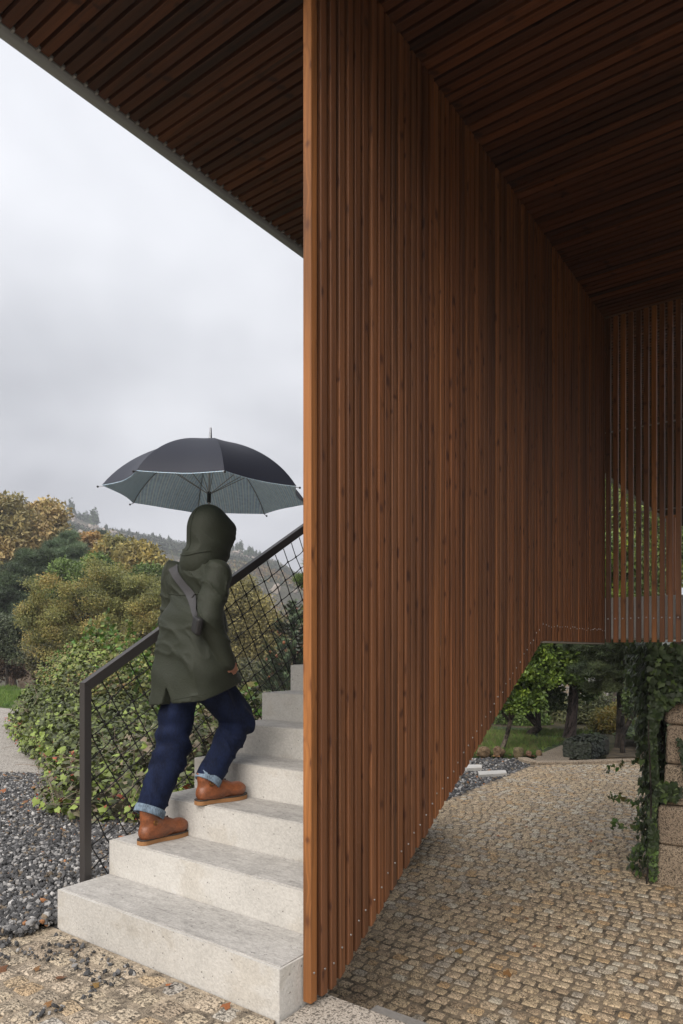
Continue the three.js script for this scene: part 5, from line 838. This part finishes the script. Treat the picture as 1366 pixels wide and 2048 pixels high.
  // hood: a shell open to the front, drawn into the collar
  const hood = (p) => {
    let d = ball(p, [-2.682, 1.93, 2.49], 0.094, 0.127, 0.106);
    d = smin(d, cone(p, [-2.675, 1.985, 2.52], [-2.662, 1.945, 2.60], 0.070, 0.066), 0.08);
    d = smin(d, cone(p, [-2.675, 1.90, 2.54], [-2.675, 1.83, 2.535], 0.07, 0.068), 0.08);
    d = smin(d, cone(p, [-2.70, 1.775, 2.47], [-2.695, 1.83, 2.49], 0.105, 0.085), 0.06);
    d += wrinkle(p, 0.006, 5) - 0.010 * crease(p, 15, 6) * smooth(1.95, 1.84, p[1]);
    const inside = Math.max(smin(ball(p, [-2.67, 1.93, 2.52], 0.084, 0.11, 0.10), cone(p, [-2.668, 1.93, 2.56], [-2.66, 1.92, 2.75], 0.066, 0.075), 0.05), -(p[1] - 1.79));
    return Math.max(d, -inside);
  };
  part('hood', march(hood, [-2.69, 1.91, 2.52], 0.215, 0.006), parkaMat, person);

  // seams: raised stitching that follows the cloth
  const land = (sdf, R, Y, from = 2.0) => { let q = from; for (let k = 0; k < 80; k++) { const s = sdf([R, Y, q]); if (s < 0.0008) break; q += Math.max(0.0008, s * 0.7); } return q; };
  const seamLine = (name, sdf, pts, r = 0.0019, lim = 2.6) => { const on = pts.map(([R, Y]) => [R, Y, land(sdf, R, Y)]).filter((p) => p[2] < lim); if (on.length > 4) part(name, taperedTube(on.map((p) => V(p[0], p[1], p[2] - 0.0004)), r, r, 6, on.length * 2), parkaMat, person); };
  const line = (a, b, n, f) => Array.from({ length: n + 1 }, (_, i) => { const t = i / n; return [mix(a[0], b[0], t), mix(a[1], b[1], t) + (f ? f(t) : 0)]; });
  seamLine('yoke_seam', coat, line([-2.875, 1.615], [-2.575, 1.605], 40, (t) => -0.012 * Math.sin(t * 3.14)), 0.0022, 2.46);
  seamLine('hem_seam', coat, line([-2.72, 1.062], [-2.53, 1.098], 26), 0.0018, 2.5);
  seamLine('hood_seam', hood, line([-2.692, 1.82], [-2.676, 2.05], 36), 0.0022, 2.53);
  seamLine('collar_seam', hood, line([-2.785, 1.815], [-2.595, 1.82], 30, (t) => -0.02 * Math.sin(t * 3.14)), 0.003, 2.52);
  // jeans: loose legs with folds behind the knee, ending in pale turn-ups
  const leg = (p, hip, knee, ank, r) => { let d = smin(cone(p, hip, knee, r[0], r[1]), cone(p, knee, ank, r[1], r[2]), 0.03); return d; };
  const unit = (a, b) => norm3(vsub(b, a)), uL = unit(KNEEL, ANKL), uR = unit(KNEER, ANKR), dot = (a, b) => a[0] * b[0] + a[1] * b[1] + a[2] * b[2];
  const folds = (p, knee, u) => { const t = dot(vsub(p, knee), u); return 0.010 * Math.sin(t * 58 + 14 * p[0] + 4 * noise3(p[0] * 9, p[1] * 7, p[2] * 9)) * Math.exp(-t * t / 0.02) + wrinkle(p, 0.014, 7) - 0.010 * crease([p[0], p[1] + 0.5 * p[2], p[2]], 13, 3); };
  const jl = (p) => Math.max(leg(p, HIPL, KNEEL, ANKL, [0.095, 0.088, 0.069]) + folds(p, KNEEL, uL), dot(vsub(p, ANKL), uL) - 0.012), jr = (p) => Math.max(leg(p, HIPR, KNEER, ANKR, [0.10, 0.080, 0.062]) + folds(p, KNEER, uR), dot(vsub(p, ANKR), uR) - 0.010);
  part('jeans', march((p) => Math.max(smin(smin(jl(p), jr(p), 0.02), ball(p, [-2.71, 1.16, 2.42], 0.145, 0.10, 0.105), 0.05), p[1] - 1.22), [-2.71, 0.86, 2.46], 0.47, 0.0085), jeansMat, person);
  for (const [A, u, r, sq] of [[ANKL, uL, 0.075, 1], [ANKR, uR, 0.067, 1]]) {
    const cuff = (p) => { const q = vsub(p, A), t = dot(q, u), rad = Math.hypot(q[0] - u[0] * t, q[1] - u[1] * t, q[2] - u[2] * t) - wrinkle(p, 0.014, 9); return Math.max(Math.abs(rad - r + 0.002) - 0.006, Math.abs(t - 0.006) - 0.019); };
    part('turn_up', march(cuff, A, 0.1, 0.0036), cuffMat, person);
  }

  // boots: ankle boot in tan leather on a crepe sole, facing along D with a small turn
  const leather = new THREE.MeshPhysicalMaterial({ color: new THREE.Color().setRGB(0.30, 0.095, 0.033), map: clothTone, roughness: 0.45, clearcoat: 0.15, clearcoatRoughness: 0.5 }), crepe = matte(0.30, 0.15, 0.06, 0.8), welt = matte(0.035, 0.025, 0.02, 0.6), lace = matte(0.05, 0.03, 0.02, 0.8), brass = new THREE.MeshStandardMaterial({ color: 0x8a6a3a, metalness: 1, roughness: 0.4 });
  function boot(heel, turn, shaftTop) {                                   // heel point on the tread; local axes: x across, y up, z' forward
    const g = new THREE.Group();
    const wide = (f) => (f < 0 ? 0 : mix(mix(0.033, 0.031, smooth(0, 0.09, f)), 0.047, smooth(0.09, 0.20, f)) * Math.sqrt(clamp(1 - Math.pow(Math.max(0, (f - 0.215) / 0.08), 2))) * Math.sqrt(clamp(1 - Math.pow(Math.max(0, (0.03 - f) / 0.032), 2))));
    const outline = (grow) => { const pts = []; for (let i = 0; i <= 30; i++) { const f = mix(-0.0005, 0.2945, i / 30); pts.push([wide(clamp(f, 0.0005, 0.2935)) + grow + 0.004 * smooth(0.1, 0.2, f), f]); } return [...pts, ...pts.slice().reverse().map(([x, f]) => [-x + 0.012 * smooth(0.12, 0.28, f), f])]; };
    const slabOf = (grow, y0, y1) => { const s = new THREE.Shape(outline(grow).map(([x, f]) => new THREE.Vector2(x, f))), e = new THREE.ExtrudeGeometry(s, { depth: y1 - y0 - 0.004, bevelEnabled: true, bevelSize: 0.002, bevelThickness: 0.002, bevelSegments: 2 }); e.rotateX(-Math.PI / 2); return boxUV(e.translate(0, y0 + 0.002, 0)); };
    const upper = (p) => {                                                // p = [x, y, forward]
      const x = p[0] - 0.004 * smooth(0.1, 0.28, p[2]), f = p[2], y = p[1];
      let d = cone([x * 1.12, y, f], [0, 0.062, 0.062], [0, shaftTop, 0.058], 0.046, 0.049);
      d = smin(d, cone([x * 1.1, y, f], [0, 0.052, 0.045], [0, 0.052, 0.10], 0.043, 0.045), 0.02);
      d = smin(d, cone([x * 0.95, y * 1.05, f], [0, 0.06, 0.10], [0, 0.050, 0.225], 0.047, 0.043), 0.03);
      d = smin(d, ball([x, y, f], [0, 0.055, 0.24], 0.045, 0.034, 0.048), 0.02);
      d = smin(d, cone([x, y, f], [0, 0.115, 0.085], [0, 0.080, 0.155], 0.036, 0.030), 0.03);
      d += (fbm(x * 28, y * 40, f * 28, 2) - 0.5) * 0.006;
      return Math.max(d, 0.026 - y, y - shaftTop);
    };
    const local = (p) => upper([p[0], p[1], p[2]]);
    const m = march(local, [0, 0.1, 0.145], 0.17, 0.0046);
    const b = part('boot', m, leather, person), put = (o) => { };
    b.rotation.y = -turn; b.position.copy(V(...heel));
    part('sole', slabOf(0.0005, 0, 0.021), crepe, b); part('welt', slabOf(0.002, 0.0215, 0.028), welt, b);
    const laces = []; for (let i = 0; i < 4; i++) { const y = 0.104 + i * 0.02, f = 0.158 - i * 0.017, w = 0.02; laces.push(plainer(taperedTube([new THREE.Vector3(-w, y - 0.004, -f + 0.006), new THREE.Vector3(0, y + 0.010, -f - 0.012), new THREE.Vector3(w, y - 0.004, -f + 0.006)], 0.0028, 0.0028, 6, 8))); }
    part('laces', mergeGeometries(laces), lace, b);
    part('tongue', boxUV(new RoundedBoxGeometry(0.036, 0.075, 0.012, 3, 0.005).rotateX(0.62).translate(0, 0.125, -0.124)), leather, b);
    part('badge', new THREE.CylinderGeometry(0.014, 0.014, 0.004, 18).rotateZ(Math.PI / 2).translate(0.047, 0.108, -0.062), leather, b);
    part('eyelet_ring', new THREE.TorusGeometry(0.009, 0.0022, 8, 20).rotateY(Math.PI / 2).translate(0.0495, 0.108, -0.062), brass, b);
    return b;
  }
  boot([-2.795, 0.354, 2.152], 0.05, 0.185);
  boot([-2.655, 0.527, 2.395], 0.24, 0.16);

  // shoulder bag: strap over the back and round the left shoulder, small pouch under the right arm
  const bag = thing('shoulder_bag', 'dark grey shoulder bag strap slung across the back of the parka', 'bag', V(0, 0, 0)), path = [], strapMat = matte(0.042, 0.042, 0.046, 0.7, { bumpMap: weave, bumpScale: 0.0008, side: THREE.DoubleSide }), black = matte(0.012, 0.012, 0.013, 0.6);
  const onBack = (R, Y) => { let d = 2.0; for (let k = 0; k < 60; k++) { const s = coat([R, Y, d]); if (s < 0.001) break; d += Math.max(0.001, s * 0.7); } return Math.min(d, 2.47); };
  const rows = []; for (let i = 0; i <= 34; i++) { const t = i / 34, R = mix(-2.845, -2.545, t), Y = mix(1.755, 1.475, t) ; rows.push([R, Y]); }
  const sdir = norm3([0.325, -0.30, 0]), perp = [0.30 / 0.4423, 0.325 / 0.4423]; const pos = [], idx = [], uv = [];
  rows.forEach(([R, Y], i) => { for (let j = 0; j <= 4; j++) for (const off of [0.0065]) { const w = (j / 4 - 0.5) * 0.046, r2 = R + perp[0] * w, y2 = Y + perp[1] * w; const d = [-0.05, -0.025, 0, 0.025, 0.05].reduce((a, s) => a + 0.5 * (Math.min(onBack(r2 + s * sdir[0], y2 + s * sdir[1]), onBack(R + s * sdir[0], Y + s * sdir[1])) + onBack(r2 + s * sdir[0], y2 + s * sdir[1])) / 5, 0) - off - 0.004; pos.push(r2, y2, -d); uv.push(j * 0.0115, i * 0.013); } });
  for (let i = 0; i < 34; i++) for (let j = 0; j < 4; j++) { const a = i * 5 + j; idx.push(a, a + 1, a + 5, a + 1, a + 6, a + 5); }
  const sg = new THREE.BufferGeometry(); sg.setAttribute('position', new THREE.Float32BufferAttribute(pos, 3)); sg.setAttribute('uv', new THREE.Float32BufferAttribute(uv, 2)); sg.setIndex(idx); sg.computeVertexNormals(); part('strap', sg, strapMat, bag);
  { const [R, Y] = rows[21], d = onBack(R, Y); part('strap_slider', new RoundedBoxGeometry(0.008, 0.054, 0.010, 2, 0.003).rotateZ(-0.83).translate(R, Y, -d + 0.011), black, bag); }
  { const R = -2.53, Y = 1.435, d = onBack(R, Y); part('pouch', boxUV(new RoundedBoxGeometry(0.10, 0.085, 0.035, 3, 0.014).rotateY(-0.5).rotateZ(-0.25).translate(R, Y, -d + 0.012)), black, bag); }
}

// ------------------------------------------------------------------ umbrella
{
  const u = thing('umbrella', 'open umbrella, black outside with a blue grey checked lining, over the hood', 'umbrella', V(-2.86, 2.185, 2.676)), RAD = 0.565, N = 8, H = 0.30, tilt = new THREE.Group();
  const check = texture(256, 256, (a, b) => { const s = (Math.sin(a * 6.283 * 16) > 0.1 ? 1 : 0), t = (Math.sin(b * 6.283 * 24) > 0.2 ? 1 : 0), y = Math.sin(a * 6.283 * 8 + 1) > 0.86 ? 1 : 0, k = 0.76 + 0.20 * s + 0.14 * t + 0.2 * (pn(a, b, 20, 20, 3) - 0.5); return [k * 0.76 + y * 0.16, k * 0.93 + y * 0.12, k * 1.08 - y * 0.05].map((c) => toS(clamp(c))); }, true, [4.2, 4.2]);
  const outer = new THREE.MeshPhysicalMaterial({ color: new THREE.Color().setRGB(0.017, 0.021, 0.036), roughness: 0.62, sheen: 0.2, sheenColor: new THREE.Color(0.2, 0.22, 0.3), side: THREE.DoubleSide });
  const inner = new THREE.MeshPhysicalMaterial({ color: new THREE.Color().setRGB(0.80, 0.88, 0.98), map: check, roughness: 0.75, side: THREE.DoubleSide, transmission: 0, thickness: 0 });
  const surf = (a, s, k) => {                                             // a: angle, s: 0 at the crown to 1 at the edge, k: where across the panel (-1..1)
    const sag = 1 - k * k, edge = RAD * (Math.cos(Math.PI / N) * 1 / Math.cos(k * Math.PI / N)) * (1 - 0.055 * sag * s), q = mix(s, Math.sin(s * 1.5) / Math.sin(1.5), 0.45), rr = edge * q * (1 - 0.008 * sag * Math.sin(s * 3.14)), y = H * (1 - Math.pow(s, 1.62)) - 0.004 * sag * s;
    return new THREE.Vector3(Math.cos(a) * rr, y, Math.sin(a) * rr);
  };
  const panel = (i, lift) => {
    const pos = [], uv = [], idx = [], S = 16, K = 8;
    for (let s = 0; s <= S; s++) for (let k = 0; k <= K; k++) { const kk = (k / K) * 2 - 1, a = ((i + 0.5 + kk * 0.5) / N) * 6.2832, p = surf(a, s / S, kk); p.y += lift + (fbm(p.x * 9, p.z * 9, i, 2) - 0.5) * 0.006 * (s / S) * (1 - Math.abs(kk)); pos.push(p.x, p.y, p.z); uv.push(kk * 0.21 * s / S, s / S * 0.62); }
    for (let s = 0; s < S; s++) for (let k = 0; k < K; k++) { const a = s * (K + 1) + k, b = a + K + 1; idx.push(a, a + 1, b, b, a + 1, b + 1); }
    const g = new THREE.BufferGeometry(); g.setAttribute('position', new THREE.Float32BufferAttribute(pos, 3)); g.setAttribute('uv', new THREE.Float32BufferAttribute(uv, 2)); g.setIndex(idx); g.computeVertexNormals(); return g;
  };
  const steel = new THREE.MeshStandardMaterial({ color: 0x8e9196, metalness: 1, roughness: 0.35 }), dark = matte(0.02, 0.02, 0.022, 0.5);
  for (let i = 0; i < N; i++) { const p = part('canopy_panel', panel(i, 0), outer, u); part('lining', panel(i, -0.004), inner, p); }
  for (let i = 0; i < N; i++) {
    const a = (i / N) * 6.2832, pts = [], R = []; for (let s = 0; s <= 10; s++) { const p = surf(a, s / 10 * 1.0, 1); p.y -= 0.010; pts.push(p); }
    const tip = pts[10].clone().add(new THREE.Vector3(Math.cos(a) * 0.022, -0.004, Math.sin(a) * 0.022)); tip.y += 0.002; pts.push(tip);
    const rib = part('rib', taperedTube(pts, 0.0022, 0.0022, 6, 24), steel, u);
    part('stretcher', taperedTube([new THREE.Vector3(0, H - 0.30, 0), pts[5].clone().add(new THREE.Vector3(0, -0.003, 0))], 0.002, 0.002, 6, 4), steel, rib);
    part('rib_tip', new THREE.SphereGeometry(0.006, 10, 8).translate(tip.x, tip.y, tip.z), dark, rib);
  }
  part('shaft', new THREE.CylinderGeometry(0.0058, 0.0058, 0.78, 14).translate(0, H - 0.39, 0), matte(0.5, 0.5, 0.5, 0.4, { metalness: 0.3 }), u);
  part('runner', new THREE.CylinderGeometry(0.011, 0.011, 0.06, 14).translate(0, H - 0.315, 0), dark, u);
  part('ferrule', new THREE.CylinderGeometry(0.005, 0.010, 0.075, 14).translate(0, H + 0.036, 0), steel, u);
  part('handle', new THREE.TubeGeometry(new THREE.CatmullRomCurve3([[0, H - 0.74, 0], [0, H - 0.86, 0], [0, H - 0.95, 0], [-0.02, H - 0.99, 0], [-0.05, H - 0.99, 0], [-0.062, H - 0.955, 0]].map((p) => new THREE.Vector3(...p))), 30, 0.0125, 12).toNonIndexed(), matte(0.05, 0.03, 0.02, 0.4), u);
  u.rotation.z = -0.02; u.rotation.x = -0.01; u.rotation.y = 0.16;
}
tidy();
renderer.render(scene, camera);
